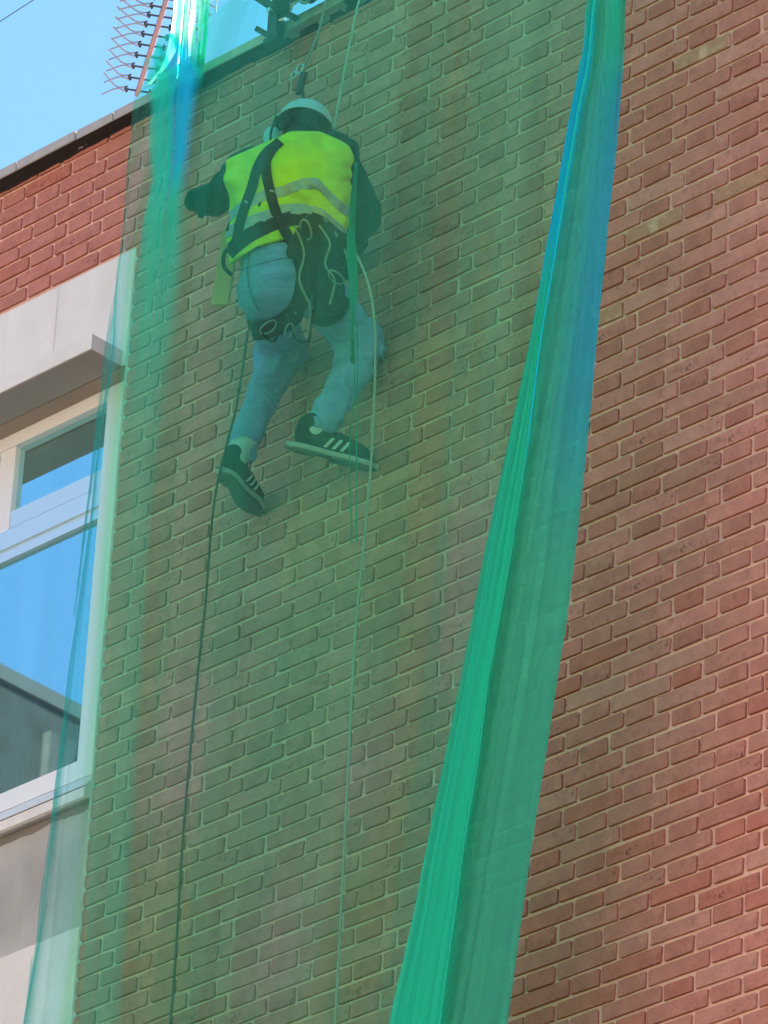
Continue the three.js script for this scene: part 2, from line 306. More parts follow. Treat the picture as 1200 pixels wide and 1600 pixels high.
{ const g = box(-5.9, EDGE - 0.003, 8.2, 10.270, -0.36, 0.0); g.translate(1.4, -8.2, 0); mesh('panel_face', g, M.render, lower); }
// ragged mortar along the toothed joint between render and brick
{
  const rag = sheet(2, 700, (u, v) => { const y = 8.22 + v * (12.95 - 8.22), t = (((10.829 - 0.033 - y) / 0.066) % 1 + 1) % 1, j = Math.exp(-(((t < 0.5 ? t : t - 1) / 0.13) ** 2)), w = 0.003 + 0.016 * j * (0.6 + 0.6 * noise(y * 15.15, 2)) + 0.004 * fbm(y * 60, 5); return [u < 0.3 ? EDGE - 0.006 : u < 0.8 ? EDGE + Math.max(0.001, w * 0.8) : EDGE + Math.max(0.0015, w), y, u < 0.8 ? 0.0022 : -0.004]; }, (u, v) => [u * 0.02, v * 4.7]);
  mesh('joint_mortar', rag, std({ color: lin(0.70, 0.67, 0.62), map: T.mortar, roughness: 1 }), wall);
}

// ------------------------------------------------------------------ ground and the other side of the street
function struct(name, geo, mat) { return mesh(name, geo, mat, scene, 'structure'); }
struct('ground', box(-200, 200, -0.5, -0.004, -200, 200), std({ color: lin(0.22, 0.21, 0.19), map: T.mortar, roughness: 0.95 }));
struct('road', box(-200, 200, -0.4, 0.0, 4.0, 16.0), std({ color: lin(0.09, 0.09, 0.09), map: T.mortar, roughness: 0.95 }));
struct('pavement', box(-200, 200, -0.4, 0.13, 0.0, 3.99), std({ color: lin(0.36, 0.35, 0.33), map: T.mortar, roughness: 0.95 }));
struct('far_pavement', box(-200, 200, -0.4, 0.13, 16.01, 22), std({ color: lin(0.36, 0.35, 0.33), map: T.mortar, roughness: 0.95 }));
{
  const facade = [std({ color: lin(0.76, 0.64, 0.50), map: T.plaster, roughness: 0.95 }), std({ color: lin(0.78, 0.69, 0.58), map: T.plaster, roughness: 0.95 })];
  const rows = [[-27, -5, 17.5, 'unseen cream apartment block across the street, nearer the tall dark tower', 0], [-4.9, 20, 16, 'unseen pale apartment block directly across the street from the brick wall', 1], [20.1, 46, 18, 'unseen cream apartment block farthest right across the street', 0]];  // unseen row, put in to bounce warm sunlight onto the wall
  for (const [x0, x1, h, label, k] of rows) {
    const b = thing('unseen_apartment_building', label, 'building', [(x0 + x1) / 2, 0, 22], 'unseen apartment blocks across the street'), w = x1 - x0;
    mesh('wall', box(-w / 2, w / 2, 0, h, 0, 10), facade[k], b); mesh('roof', box(-w / 2 - 0.3, w / 2 + 0.3, h, h + 0.35, -0.3, 10), M.coping, b);
    const wg = box(-0.6, 0.6, -0.8, 0.8, -0.06, -0.002);
    for (let fl = 0; fl < 5; fl++) for (let i = 0; i < 6; i++) { const m = mesh('window', wg, M.gasket, b); m.position.set(-w / 2 + (i + 0.5) * w / 6, 2.2 + fl * 3.1, 0); }
  }
  const tw = thing('tower_block', 'tall dark tower across the street, mirrored in the lower part of the window glass', 'building', [-37, 0, 31]);
  const dark = std({ color: lin(0.10, 0.105, 0.11), map: T.stain, roughness: 0.9 });
  mesh('wall', box(-7, 7, 0, 31.25, -11, 14), dark, tw); mesh('parapet', box(-7.1, 7.05, 31.25, 31.42, -11.1, 14), std({ color: lin(0.16, 0.16, 0.16), roughness: 0.9 }), tw);
  const pl = box(7.001, 7.12, 0, 30.9, -0.18, 0.18), pm = std({ color: lin(0.15, 0.155, 0.16), map: T.stain, roughness: 0.9 });
  for (let i = 0; i < 12; i++) { const m = mesh('pilaster', pl, pm, tw); m.position.z = -10.5 + i * 2.05; }
}

// ------------------------------------------------------------------ aerial on the roof
{
  const far = V(-2.76, 14.891, -1.2), d = V(0.825, 0, 0.565).normalize(), p = V(-d.z, 0, d.x);
  const ant = thing('television_aerial', 'pink boomed rooftop television aerial with rows of forked rods against the sky', 'aerial', [far.x, 12.95, far.z]);
  const rel = (t, s, y) => V(d.x * t + p.x * s, 1.941 + y, d.z * t + p.z * s);
  const pink = std({ color: lin(0.42, 0.26, 0.27), metalness: 0.3, roughness: 0.5 }), rodM = std({ color: lin(0.38, 0.33, 0.33), metalness: 0.5, roughness: 0.45 }), plastic = std({ color: lin(0.05, 0.055, 0.06), roughness: 0.6 });
  mesh('boom', tube([rel(-0.03, 0, 0), rel(0.5, 0, 0), rel(1.35, 0, 0)], 0.011, 20, 8), pink, ant);
  mesh('mast', tube([V(d.x * 1.05, 0, d.z * 1.05), rel(1.05, 0, 0.25)], 0.02, 6, 12), M.alu, ant);
  let t = 0;
  for (let i = 0; i < 18; i++) {
    for (const s of [-1, 1]) {
      const cl = mesh('rod_clip', mergeGeometries([tube([rel(t, s * 0.006, 0), rel(t, s * 0.052, 0)], 0.0045, 4, 6), tube([rel(t, s * 0.046, -0.012), rel(t, s * 0.052, 0), rel(t, s * 0.046, 0.013)], 0.006, 6, 6)]), plastic, ant);
      const L = 0.145 + 0.01 * i * 0.4;
      for (const v of [-1, 1]) mesh('forked_rod', tube([rel(t, s * 0.05, v * 0.011), rel(t, s * 0.085, v * 0.004), rel(t, s * L, v * (v > 0 ? 0.062 : 0.044))], 0.0034, 10, 5), rodM, ant);
    }
    t += 0.086 - 0.0032 * i;
  }
  const dip = mesh('dipole_box', rbox(0.09, 0.06, 0.06, 0.01), plastic, ant); dip.position.copy(rel(0.80, 0, 0.01)); dip.rotation.y = Math.atan2(-d.z, d.x);
  for (let i = 0; i < 5; i++) mesh('reflector_rod', tube([rel(0.9, -0.17, -0.11 + i * 0.055), rel(0.9, 0.17, -0.11 + i * 0.055)], 0.003, 4, 5), rodM, ant);
  for (const s of [-0.165, 0.165]) mesh('reflector_rod', tube([rel(0.9, s, -0.2), rel(0.9, s, 0.2)], 0.0018, 4, 5), rodM, ant);
}

{
  const w = mesh('overhead_wire', tube([V(-5.976, -0.540, 0), V(0, 0, 0), V(5.976, 0.540, 0)], 0.0026, 20, 5), std({ color: lin(0.06, 0.06, 0.06), roughness: 0.8 })); w.position.set(-6.912, 18.674, -4);
  w.userData = { label: 'thin dark overhead wire crossing the top left corner of the sky', category: 'wire' };
}

// ------------------------------------------------------------------ anchor bracket and bag on the parapet
{
  const br = thing('anchor_bracket', 'dark steel anchor bracket clamped over the parapet behind the net', 'bracket', [-0.59, 13.47, 0.08]);
  const L = (x, y, z) => V(x + 0.59, y - 13.47, z - 0.08);
  const bar = (a, b, w) => { const g = rbox(w, a.distanceTo(b), w, w * 0.15); const m = mesh('arm', g, M.steel, br); m.position.copy(a).lerp(b, 0.5); m.quaternion.setFromUnitVectors(V(0, 1, 0), b.clone().sub(a).normalize()); return m; };
  bar(L(-0.98, 13.985, 0.09), L(-0.585, 13.60, 0.085), 0.030);
  bar(L(-0.595, 13.61, 0.085), L(-0.50, 13.535, 0.085), 0.022);
  const post = mesh('post', rbox(0.052, 0.15, 0.045, 0.008), M.steel, br); post.position.copy(L(-0.592, 13.555, 0.09));
  const foot = mesh('foot_plate', rbox(0.075, 0.03, 0.04, 0.006), M.steel, br); foot.position.copy(L(-0.598, 13.475, 0.09));
  bar(L(-0.695, 13.575, 0.085), L(-0.60, 13.49, 0.09), 0.020).name = 'hook';
  const knob = mesh('bolt', new THREE.CylinderGeometry(0.011, 0.011, 0.03, 6), M.alu, br); knob.rotation.x = Math.PI / 2; knob.position.copy(L(-0.592, 13.585, 0.118));
}
{
  const bag = thing('rope_bag', 'dark crumpled rope bag slumped over the parapet beside the anchor bracket', 'bag', [-0.395, 13.535, 0.115]);
  const f = (x, y, z) => { let d = cap(x, y, z, [-0.13, 0.16, -0.02], [-0.11, 0.02, 0.03], 0.05, 0.035); d = smin(d, cap(x, y, z, [-0.05, 0.15, 0], [0.02, 0.06, 0.03], 0.085, 0.06), 0.04); d = smin(d, cap(x, y, z, [0.08, 0.10, 0.0], [0.16, 0.03, 0.03], 0.06, 0.035), 0.03); return d + 0.012 * noise(x * 22, y * 22, z * 22) + 0.005 * noise(x * 60, y * 60, z * 60); };
  mesh('sack', surfaceNet(f, [-0.26, -0.1, -0.16], [0.28, 0.32, 0.16], 0.01), std({ color: lin(0.035, 0.055, 0.05), map: T.cloth, roughness: 0.9 }), bag);
  mesh('drawstring', tube([V(0.05, 0.1, 0.08), V(0.09, -0.01, 0.09), V(0.05, -0.06, 0.07), V(0.0, -0.02, 0.09)], 0.006, 24, 6), std({ color: lin(0.3, 0.33, 0.3), roughness: 0.9 }), bag);
}

// ------------------------------------------------------------------ ropes
function rope(name, label, pts, r, col) {
  const b = V(...pts[pts.length - 1]); const g = tube(pts.map((p) => V(...p).sub(b)), r, 160, 7);
  const m = mesh(name, g, std({ color: lin(...col), map: T.cloth, roughness: 0.95 })); m.position.copy(b); m.userData.label = label; m.userData.category = 'rope'; return m;
}
rope('work_rope', 'dark rope hanging from the left side of the worker down the wall', [[-0.226, 11.95, 0.46], [-0.277, 11.694, 0.44], [-0.370, 11.395, 0.42], [-0.403, 10.981, 0.40], [-0.438, 10.716, 0.38], [-0.482, 10.230, 0.35], [-0.531, 9.584, 0.30], [-0.60, 8.9, 0.27]], 0.0042, [0.09, 0.09, 0.075]);
rope('safety_rope', 'pale rope hanging from the right hip of the worker past the right shoe', [[0.12, 12.25, 0.42], [0.183, 12.140, 0.40], [0.224, 12.006, 0.36], [0.236, 11.866, 0.33], [0.224, 11.664, 0.30], [0.187, 11.357, 0.26], [0.153, 11.067, 0.24], [0.119, 10.781, 0.22], [0.103, 10.216, 0.20], [0.089, 9.447, 0.18], [0.07, 8.7, 0.17]], 0.0046, [0.46, 0.44, 0.38]);
rope('upper_rope', 'thin pale rope coming down from the roof to behind the helmet', [[-0.02, 14.0, 0.12], [-0.043, 13.62, 0.12], [-0.056, 13.374, 0.2], [-0.054, 13.079, 0.25], [-0.006, 12.78, 0.33], [0.03, 12.50, 0.40]], 0.0042, [0.55, 0.52, 0.42]);
rope('anchor_rope', 'thin greenish rope from the parapet bag to the clamp above the helmet', [[-0.262, 13.66, 0.12], [-0.275, 13.501, 0.15], [-0.255, 13.308, 0.2], [-0.135, 12.99, 0.38]], 0.0045, [0.30, 0.33, 0.26]);
{
  const dv = thing('rope_clamp', 'small metal rope clamp on the rope just above the white helmet', 'rope clamp', [-0.113, 12.92, 0.40]);
  const b = mesh('clamp_body', rbox(0.024, 0.085, 0.02, 0.006), std({ color: lin(0.10, 0.11, 0.10), metalness: 0.6, roughness: 0.4 }), dv); b.rotation.z = -0.25;
  mesh('clamp_eye', new THREE.TorusGeometry(0.016, 0.004, 8, 20).translate(-0.012, 0.065, 0), M.alu, dv);
  mesh('clamp_eye', new THREE.TorusGeometry(0.012, 0.0035, 8, 20).translate(-0.035, 0.045, 0.005), M.alu, dv);
  mesh('sling', tube([V(0.01, -0.04, 0), V(0.03, -0.09, 0.01), V(0.05, -0.16, 0.0)], 0.006, 12, 6), M.steel, dv);
}

// ------------------------------------------------------------------ worker
{
  const P = thing('person', 'worker in yellow high visibility vest, jeans and white helmet hanging against the wall', 'person', [-0.1, 11.4, 0.2]);
  const e1 = [0.72, 0.048, -0.692], e2 = [0.319, 0.863, 0.392], e3 = [0.616, -0.504, 0.606];   // across the back, up the back, out of the back
  const B0 = [0.015, 0.702, 0.22];
  const loc = (a, b, c) => [B0[0] + e1[0] * a + e2[0] * b + e3[0] * c, B0[1] + e1[1] * a + e2[1] * b + e3[1] * c, B0[2] + e1[2] * a + e2[2] * b + e3[2] * c];
  const AB = (x, y, z) => { const u = x - B0[0], v = y - B0[1], w = z - B0[2]; return [u * e1[0] + v * e1[1] + w * e1[2], u * e2[0] + v * e2[1] + w * e2[2], u * e3[0] + v * e3[1] + w * e3[2]]; };
  const off = (p, a, b, c) => [p[0] + e1[0] * a + e2[0] * b + e3[0] * c, p[1] + e1[1] * a + e2[1] * b + e3[1] * c, p[2] + e1[2] * a + e2[2] * b + e3[2] * c];
  const J = { pelvis: [-0.018, 0.713, 0.213], waist: [0.013, 0.858, 0.237], chest: [0.053, 1.028, 0.270], c7: [0.090, 1.197, 0.275], head: [0.060, 1.262, 0.245],
    shL: [-0.036, 1.080, 0.388], shR: [0.171, 1.155, 0.190], elL: [-0.256, 1.077, 0.345], wrL: [-0.390, 1.162, 0.287], haL: [-0.449, 1.205, 0.251], elR: [0.118, 1.037, -0.003], wrR: [-0.038, 1.020, -0.115], haR: [-0.107, 1.014, -0.140],
    hipL: [-0.091, 0.693, 0.222], hipR: [0.032, 0.711, 0.111], kneeL: [-0.336, 0.720, -0.095], ankL: [-0.408, 0.309, -0.007], heelL: [-0.402, 0.186, 0.072], toeL: [-0.498, 0.188, -0.177], kneeR: [0.022, 0.609, -0.125], ankR: [-0.016, 0.270, -0.010], heelR: [-0.098, 0.181, 0.049], toeR: [0.020, 0.161, -0.153], buttL: [-0.047, 0.689, 0.255], buttR: [0.040, 0.712, 0.165] };
  const chL = off(J.chest, -0.088, 0, 0), chR = off(J.chest, 0.088, 0, 0), peL = off(J.pelvis, -0.072, 0.02, 0), peR = off(J.pelvis, 0.072, 0.02, 0);
  const torso = (x, y, z) => { let d = smin(cap(x, y, z, peL, chL, 0.098, 0.098), cap(x, y, z, peR, chR, 0.098, 0.098), 0.09); d = smin(d, cap(x, y, z, J.shL, J.shR, 0.066, 0.066), 0.06); return smin(d, cap(x, y, z, J.chest, J.c7, 0.10, 0.062), 0.06); };
  const arms = (x, y, z, o = 0) => Math.min(smin(cap(x, y, z, J.shL, J.elL, 0.066, 0.055), cap(x, y, z, J.elL, J.wrL, 0.054, 0.042), 0.03), smin(cap(x, y, z, J.shR, J.elR, 0.068, 0.056), cap(x, y, z, J.elR, J.wrR, 0.054, 0.042), 0.03)) - o;
  const fold = (x, y, z, f, a) => a * (noise(x * f, y * f * 1.6, z * f) + 0.5 * noise(x * f * 2.3, y * f * 2.6, z * f * 2.3));
  // creases of loose denim: ridged folds that run across the leg, strongest behind knees and at the cuffs
  const crease = (x, y, z) => {
    const near = (p, r) => Math.exp(-(((x - p[0]) ** 2 + (y - p[1]) ** 2 + (z - p[2]) ** 2) / (r * r)));
    const w = 0.22 + near(J.kneeL, 0.16) + near(J.kneeR, 0.16) + 0.9 * near(J.ankL, 0.13) + 0.9 * near(J.ankR, 0.13) ;
    const q = noise(x * 9, y * 9, z * 9) * 1.6, n1 = 1 - Math.abs(noise(x * 12 + q * 0.8, y * 22 + q * 1.5 + x * 9, z * 12)), n2 = 1 - Math.abs(noise(x * 16 + 5, y * 44 + q * 1.3, z * 16));
    return 0.010 - w * 0.016 * n1 * n1 * n1 - w * 0.007 * n2 * n2 + 0.006 * noise(x * 14, y * 14, z * 14);
  };
  const tro = (x, y, z) => {
    let d = smin(cap(x, y, z, J.buttL, off(J.buttL, 0, 0.07, -0.01), 0.112, 0.098), cap(x, y, z, J.buttR, off(J.buttR, 0, 0.08, 0), 0.105, 0.095), 0.035);
    d = smin(d, cap(x, y, z, J.pelvis, J.waist, 0.11, 0.10), 0.05);
    d = smin(d, smin(cap(x, y, z, J.hipL, J.kneeL, 0.098, 0.075), cap(x, y, z, J.kneeL, J.ankL, 0.074, 0.052), 0.035), 0.03);
    return smin(d, smin(cap(x, y, z, J.hipR, J.kneeR, 0.098, 0.075), cap(x, y, z, J.kneeR, J.ankR, 0.074, 0.052), 0.03), 0.025);
  };
  const headF = (x, y, z) => {  // face looks left along the wall; local: f forward, s side, u up
    const h = J.head, F = [-0.72, -0.10, -0.10], q = [x - h[0], y - h[1], z - h[2]];
    const hu = [0.15, 0.80, -0.35], hl = Math.hypot(...hu), u = (q[0] * hu[0] + q[1] * hu[1] + q[2] * hu[2]) / hl;
    const fl = Math.hypot(...F), f0 = (q[0] * F[0] + q[1] * F[1] + q[2] * F[2]) / fl, fr = f0, s2 = Math.max(0, q[0] ** 2 + q[1] ** 2 + q[2] ** 2 - u * u - fr * fr), s = Math.sqrt(s2);
    let d = (Math.hypot(s / 0.070, (u - 0.015) / 0.085, fr / 0.088) - 1) * 0.08;
    d = smin(d, (Math.hypot(s / 0.055, (u + 0.045) / 0.06, (fr - 0.035) / 0.062) - 1) * 0.055, 0.03);
    d = smin(d, (Math.hypot(s / 0.014, (u + 0.02) / 0.024, (fr - 0.098) / 0.018) - 1) * 0.014, 0.012);
    d = smin(d, (Math.hypot((s - 0.078) / 0.008, (u + 0.01) / 0.03, fr / 0.02) - 1) * 0.008, 0.008);
    d = smin(d, (Math.hypot(s / 0.024, (u + 0.056) / 0.007, (fr - 0.092) / 0.012) - 1) * 0.007, 0.006);
    return smax(d, -((Math.hypot((s - 0.03) / 0.014, (u - 0.005) / 0.008, (fr - 0.098) / 0.012) - 1) * 0.008), 0.006);
  };
  const skin = std({ color: lin(0.42, 0.26, 0.19), roughness: 0.6 });
  // one continuous body under the clothes: trunk, limbs, neck and head
  const bodyF = (x, y, z) => { let d = smin(torso(x, y, z) + 0.02, tro(x, y, z) + 0.03, 0.03); d = smin(d, arms(x, y, z, -0.016), 0.02); d = smin(d, cap(x, y, z, J.c7, J.head, 0.055, 0.052), 0.03); return smin(d, headF(x, y, z), 0.02); };
  mesh('body', surfaceNet(bodyF, [-0.58, 0.16, -0.25], [0.34, 1.46, 0.52], 0.0105), skin, P);
  // clothes
  const denim = std({ color: lin(0.27, 0.42, 0.72), map: T.denim, bumpMap: T.cloth, bumpScale: 0.004, roughness: 0.92 }), dark = std({ color: lin(0.014, 0.018, 0.020), roughness: 0.92 }), web = std({ color: lin(0.012, 0.016, 0.016), roughness: 0.8 });
  const hiVis = std({ color: lin(0.84, 1.0, 0.02), map: T.cloth, bumpMap: T.cloth, bumpScale: 0.002, roughness: 0.7 }), reflec = std({ color: lin(0.40, 0.42, 0.43), roughness: 0.35, metalness: 0.15 });
  const trF = (x, y, z) => { const [a, b] = AB(x, y, z); return smax(tro(x, y, z) + crease(x, y, z), b - 0.19, 0.01); };
  const trousers = mesh('jeans', surfaceNet(trF, [-0.60, 0.2, -0.27], [0.22, 0.99, 0.46], 0.0085), denim, P);
  const jkF = (x, y, z) => { const [a, b] = AB(x, y, z); return smax(smin(torso(x, y, z) - 0.004, arms(x, y, z), 0.03) + fold(x, y, z, 18, 0.010), 0.10 - b, 0.01); };
  mesh('jacket', surfaceNet(jkF, [-0.50, 0.70, -0.22], [0.36, 1.36, 0.52], 0.0085), dark, P);
  const hem = table([-0.234, -0.191, -0.106, 0, 0.085, 0.149, 0.234], [0.052, 0.062, 0.112, 0.140, 0.135, 0.100, 0.064]);
  const vsF0 = (x, y, z) => torso(x, y, z) - 0.020 + fold(x, y, z, 13, 0.009) + 0.004 * Math.sin(y * 60 + x * 70 + 5 * noise(x * 9, y * 9, z * 9));
  const armhole = (x, y, z) => Math.min(cap(x, y, z, off(J.shL, -0.10, 0.05, -0.03), off(J.shL, -0.085, -0.12, -0.03), 0.062, 0.05), cap(x, y, z, off(J.shR, 0.085, 0.05, 0.0), off(J.shR, 0.075, -0.13, 0.0), 0.072, 0.06));
  const vsF = (x, y, z) => { const [a, b] = AB(x, y, z); let d = smax(vsF0(x, y, z), hem(a) - b, 0.006); d = smax(d, -armhole(x, y, z), 0.01); return smax(d, b - 0.505 + 0.45 * Math.max(0, Math.abs(a - 0.05) - 0.05), 0.01); };
  const vest = mesh('safety_vest', surfaceNet(vsF, [-0.30, 0.72, -0.05], [0.34, 1.36, 0.55], 0.0075), hiVis, P);
  const b1 = table([-0.212, -0.149, -0.081, -0.021, 0.042, 0.096, 0.138, 0.18, 0.234], [0.208, 0.255, 0.285, 0.297, 0.323, 0.323, 0.276, 0.238, 0.223]);
  const b2 = table([-0.212, -0.106, -0.021, 0.042, 0.106, 0.159, 0.202], [0.165, 0.205, 0.235, 0.240, 0.222, 0.180, 0.140]);
  for (const tb of [b1, b2]) { const bf = (x, y, z) => { const [a, b] = AB(x, y, z); return smax(smax(vsF0(x, y, z) - 0.0025, Math.abs(b - tb(a)) - 0.021, 0.003), -armhole(x, y, z) - 0.003, 0.005); }; mesh('reflective_band', surfaceNet(bf, [-0.30, 0.78, 0.0], [0.34, 1.22, 0.55], 0.0065), reflec, vest); }
  // webbing laid on the clothes: march each point along -dir until it meets the surface
  const outer = (x, y, z) => Math.min(vsF(x, y, z), jkF(x, y, z), trF(x, y, z));
  function lay(pts, width, dirV, F, lift = 0.004, n = 40) {
    const curve = new THREE.CatmullRomCurve3(pts.map(([a, b]) => V(a, b, 0))), D = dirV || e3, P3 = [];
    const hit = (a, b) => { let q = F.at ? F.at(a, b) : loc(a, b, 0.55); for (let i = 0; i < 90; i++) { const d = F(q[0], q[1], q[2]); if (d < lift) break; q = [q[0] - D[0] * d * 0.7, q[1] - D[1] * d * 0.7, q[2] - D[2] * d * 0.7]; if (i > 85) return null; } return q; };
    const rows = [];
    for (let i = 0; i <= n; i++) { const c = curve.getPoint(i / n), t = curve.getTangent(i / n), row = []; for (let j = -2; j <= 2; j++) { const w = j / 4 * width; row.push(hit(c.x - t.y * w, c.y + t.x * w)); } rows.push(row); }
    const pos = [], idx = [], rim = []; let last = rows[0][2] || loc(0, 0, 0.1);
    for (const row of rows) for (const q of row) { const s = q || last; last = s; pos.push(...s); }
    const nn = pos.length / 3; for (let i = 0; i < nn; i++) pos.push(pos[i * 3] - D[0] * 0.006, pos[i * 3 + 1] - D[1] * 0.006, pos[i * 3 + 2] - D[2] * 0.006);
    for (let i = 0; i < n; i++) for (let j = 0; j < 4; j++) { const a = i * 5 + j; idx.push(a, a + 1, a + 6, a, a + 6, a + 5); }
    for (let i = 0; i < n; i++) for (const j of [0, 4]) { const a = i * 5 + j; idx.push(a, a + nn, a + nn + 5, a, a + nn + 5, a + 5); }
    const g = new THREE.BufferGeometry(); g.setAttribute('position', new THREE.Float32BufferAttribute(pos, 3)); g.setIndex(idx); g.computeVertexNormals(); g.setAttribute('uv', new THREE.Float32BufferAttribute(new Float32Array(pos.length / 3 * 2), 2)); return g;
  }
  const har = mesh('harness', lay([[-0.205, 0.095], [-0.149, 0.140], [-0.085, 0.176], [-0.011, 0.204], [0.085, 0.200], [0.170, 0.132]], 0.05, e3, outer), web, P);
  mesh('shoulder_strap', lay([[-0.032, 0.47], [-0.09, 0.412], [-0.130, 0.297], [-0.160, 0.208], [-0.182, 0.10]], 0.034, e3, outer, 0.006), web, har);
  mesh('shoulder_strap', lay([[-0.047, 0.46], [-0.078, 0.399], [-0.064, 0.297], [-0.038, 0.212], [0.011, 0.123]], 0.034, e3, outer, 0.009), web, har);
  mesh('leg_strap', lay([[-0.208, -0.059], [-0.195, -0.115], [-0.153, -0.150], [-0.096, -0.160], [-0.021, -0.135], [0.028, -0.085], [0.051, 0.021], [0.025, 0.117]], 0.058, e3, outer, 0.006, 60), web, har);
  mesh('leg_strap', lay([[0.068, -0.113], [0.113, -0.126], [0.155, -0.110], [0.19, -0.05]], 0.045, e3, outer, 0.006), web, har);
  mesh('gear_loop', tube([loc(-0.185, 0.123, 0.03), loc(-0.215, 0.089, 0.06), loc(-0.215, 0.047, 0.06), loc(-0.19, 0.018, 0.06)], 0.007, 24, 7), web, har);
  // trouser seams and the yoke
  const stitch = std({ color: lin(0.13, 0.21, 0.35), roughness: 0.95 });
  for (const p of [[[-0.128, 0.115], [-0.138, 0.03], [-0.128, -0.04], [-0.10, -0.10]], [[-0.19, 0.03], [-0.10, 0.055], [0.0, 0.075], [0.03, 0.06]]]) mesh('seam', lay(p, 0.0045, e3, trF, 0.003, 30), stitch, trousers);
  // pouches on the right hip
  const pouch = (name, a, b, c, w, h, d, tilt) => { const f = (x, y, z) => { const q = [Math.abs(x) - w / 2 + 0.03, Math.abs(y) - h / 2 + 0.03, Math.abs(z) - d / 2 + 0.03]; return Math.hypot(Math.max(q[0], 0), Math.max(q[1], 0), Math.max(q[2], 0)) + Math.min(Math.max(...q), 0) - 0.03 + 0.007 * noise(x * 25, y * 25, z * 25); };
    const m = mesh(name, surfaceNet(f, [-w / 2 - 0.03, -h / 2 - 0.03, -d / 2 - 0.03], [w / 2 + 0.03, h / 2 + 0.03, d / 2 + 0.03], 0.009), dark, har); m.matrix.makeBasis(V(...e1), V(...e2), V(...e3)); m.quaternion.setFromRotationMatrix(m.matrix); m.rotateZ(tilt); m.position.set(...loc(a, b, c)); return m; };
  pouch('gear_pouch', 0.095, 0.115, 0.075, 0.17, 0.16, 0.10, -0.5);
  pouch('gear_pouch', 0.130, -0.030, 0.075, 0.105, 0.17, 0.10, 0.15);
  mesh('lanyard', tube([loc(0.03, 0.17, 0.15), loc(0.07, 0.10, 0.16), loc(0.10, 0.02, 0.16), loc(0.085, -0.06, 0.16), loc(0.09, -0.15, 0.14)], 0.006, 40, 6), web, har);
  const cord = std({ color: lin(0.30, 0.33, 0.30), roughness: 0.9 });
  for (const [pts, r, m] of [[[[0.02, 0.18, 0.14], [0.05, 0.09, 0.15], [0.035, 0.0, 0.13], [0.07, -0.09, 0.12], [0.06, -0.19, 0.09]], 0.004, cord], [[[0.15, 0.16, 0.12], [0.19, 0.08, 0.10], [0.205, -0.02, 0.08], [0.20, -0.12, 0.06]], 0.0045, cord], [[[0.10, 0.18, 0.15], [0.135, 0.12, 0.155], [0.12, 0.05, 0.15], [0.15, 0.0, 0.14], [0.135, -0.08, 0.135]], 0.0035, cord], [[[-0.10, -0.15, 0.10], [-0.075, -0.19, 0.09], [-0.05, -0.20, 0.08], [-0.035, -0.17, 0.08]], 0.0045, web], [[[0.0, -0.13, 0.08], [0.02, -0.19, 0.06], [0.06, -0.20, 0.05], [0.07, -0.13, 0.09]], 0.0045, web]])
    mesh('cord', tube(pts.map((p) => V(...loc(...p))), r, 40, 6), m, har);
  const hook = std({ color: lin(0.34, 0.35, 0.35), metalness: 0.7, roughness: 0.45 });
  const carab = (a, b, c, rot, s = 1) => { const pts = []; for (let i = 0; i < 12; i++) { const t = i / 12 * Math.PI * 2, x = 0.017 * s * Math.cos(t), y = 0.034 * s * Math.sin(t) * (1 + 0.12 * Math.cos(t)); pts.push(V(...loc(a + x * Math.cos(rot) - y * Math.sin(rot), b + x * Math.sin(rot) + y * Math.cos(rot), c + 0.012 * Math.cos(t)))); } return mesh('carabiner', tube(pts, 0.003, 40, 7, true), hook, har); };
  carab(0.055, 0.165, 0.145, 0.3); carab(0.155, 0.008, 0.135, 0.9, 0.9); carab(-0.068, -0.155, 0.10, 2.2, 0.9); carab(0.0, -0.165, 0.08, 2.8, 0.7);
  // helmet: shell of revolution tipped away, crown forward
  const ax = V(0.14 * e1[0] + 0.66 * e2[0] - 0.74 * e3[0], 0.14 * e1[1] + 0.66 * e2[1] - 0.74 * e3[1], 0.14 * e1[2] + 0.66 * e2[2] - 0.74 * e3[2]).normalize();
  const prof = []; for (let i = 0; i <= 16; i++) { const t = i / 16 * Math.PI / 2; prof.push(new THREE.Vector2(Math.max(0.0001, 0.112 * Math.sin(t)), 0.118 * Math.cos(t))); }
  prof.push(new THREE.Vector2(0.115, -0.012), new THREE.Vector2(0.121, -0.018), new THREE.Vector2(0.119, -0.023), new THREE.Vector2(0.110, -0.016)); for (let i = 15; i >= 0; i--) { const t = i / 16 * Math.PI / 2; prof.push(new THREE.Vector2(Math.max(0.0001, 0.105 * Math.sin(t)), 0.111 * Math.cos(t))); }
  const helmet = mesh('helmet', new THREE.LatheGeometry(prof, 48), std({ color: lin(0.58, 0.59, 0.60), roughness: 0.45 }), P);
  helmet.position.set(J.head[0], J.head[1], J.head[2]).addScaledVector(ax, 0.028); helmet.scale.setScalar(0.87); helmet.quaternion.setFromUnitVectors(V(0, 1, 0), ax);
  const band = mesh('head_band', new THREE.TorusGeometry(0.093, 0.011, 8, 40).rotateX(Math.PI / 2), web, helmet); band.scale.set(1, 1.4, 1); band.position.y = -0.012;
  const hairF = (x, y, z) => { const d = headF(x, y, z) - 0.009, q = [x - J.head[0], y - J.head[1], z - J.head[2]]; const fr = -q[0] * 0.98 - q[1] * 0.13 - q[2] * 0.13; return smax(d, fr - 0.015, 0.02) + 0.004 * noise(x * 70, y * 70, z * 70); };
  mesh('hair', surfaceNet(hairF, [J.head[0] - 0.13, J.head[1] - 0.15, J.head[2] - 0.14], [J.head[0] + 0.13, J.head[1] + 0.14, J.head[2] + 0.14], 0.0065), std({ color: lin(0.012, 0.010, 0.009), roughness: 0.7 }), P);
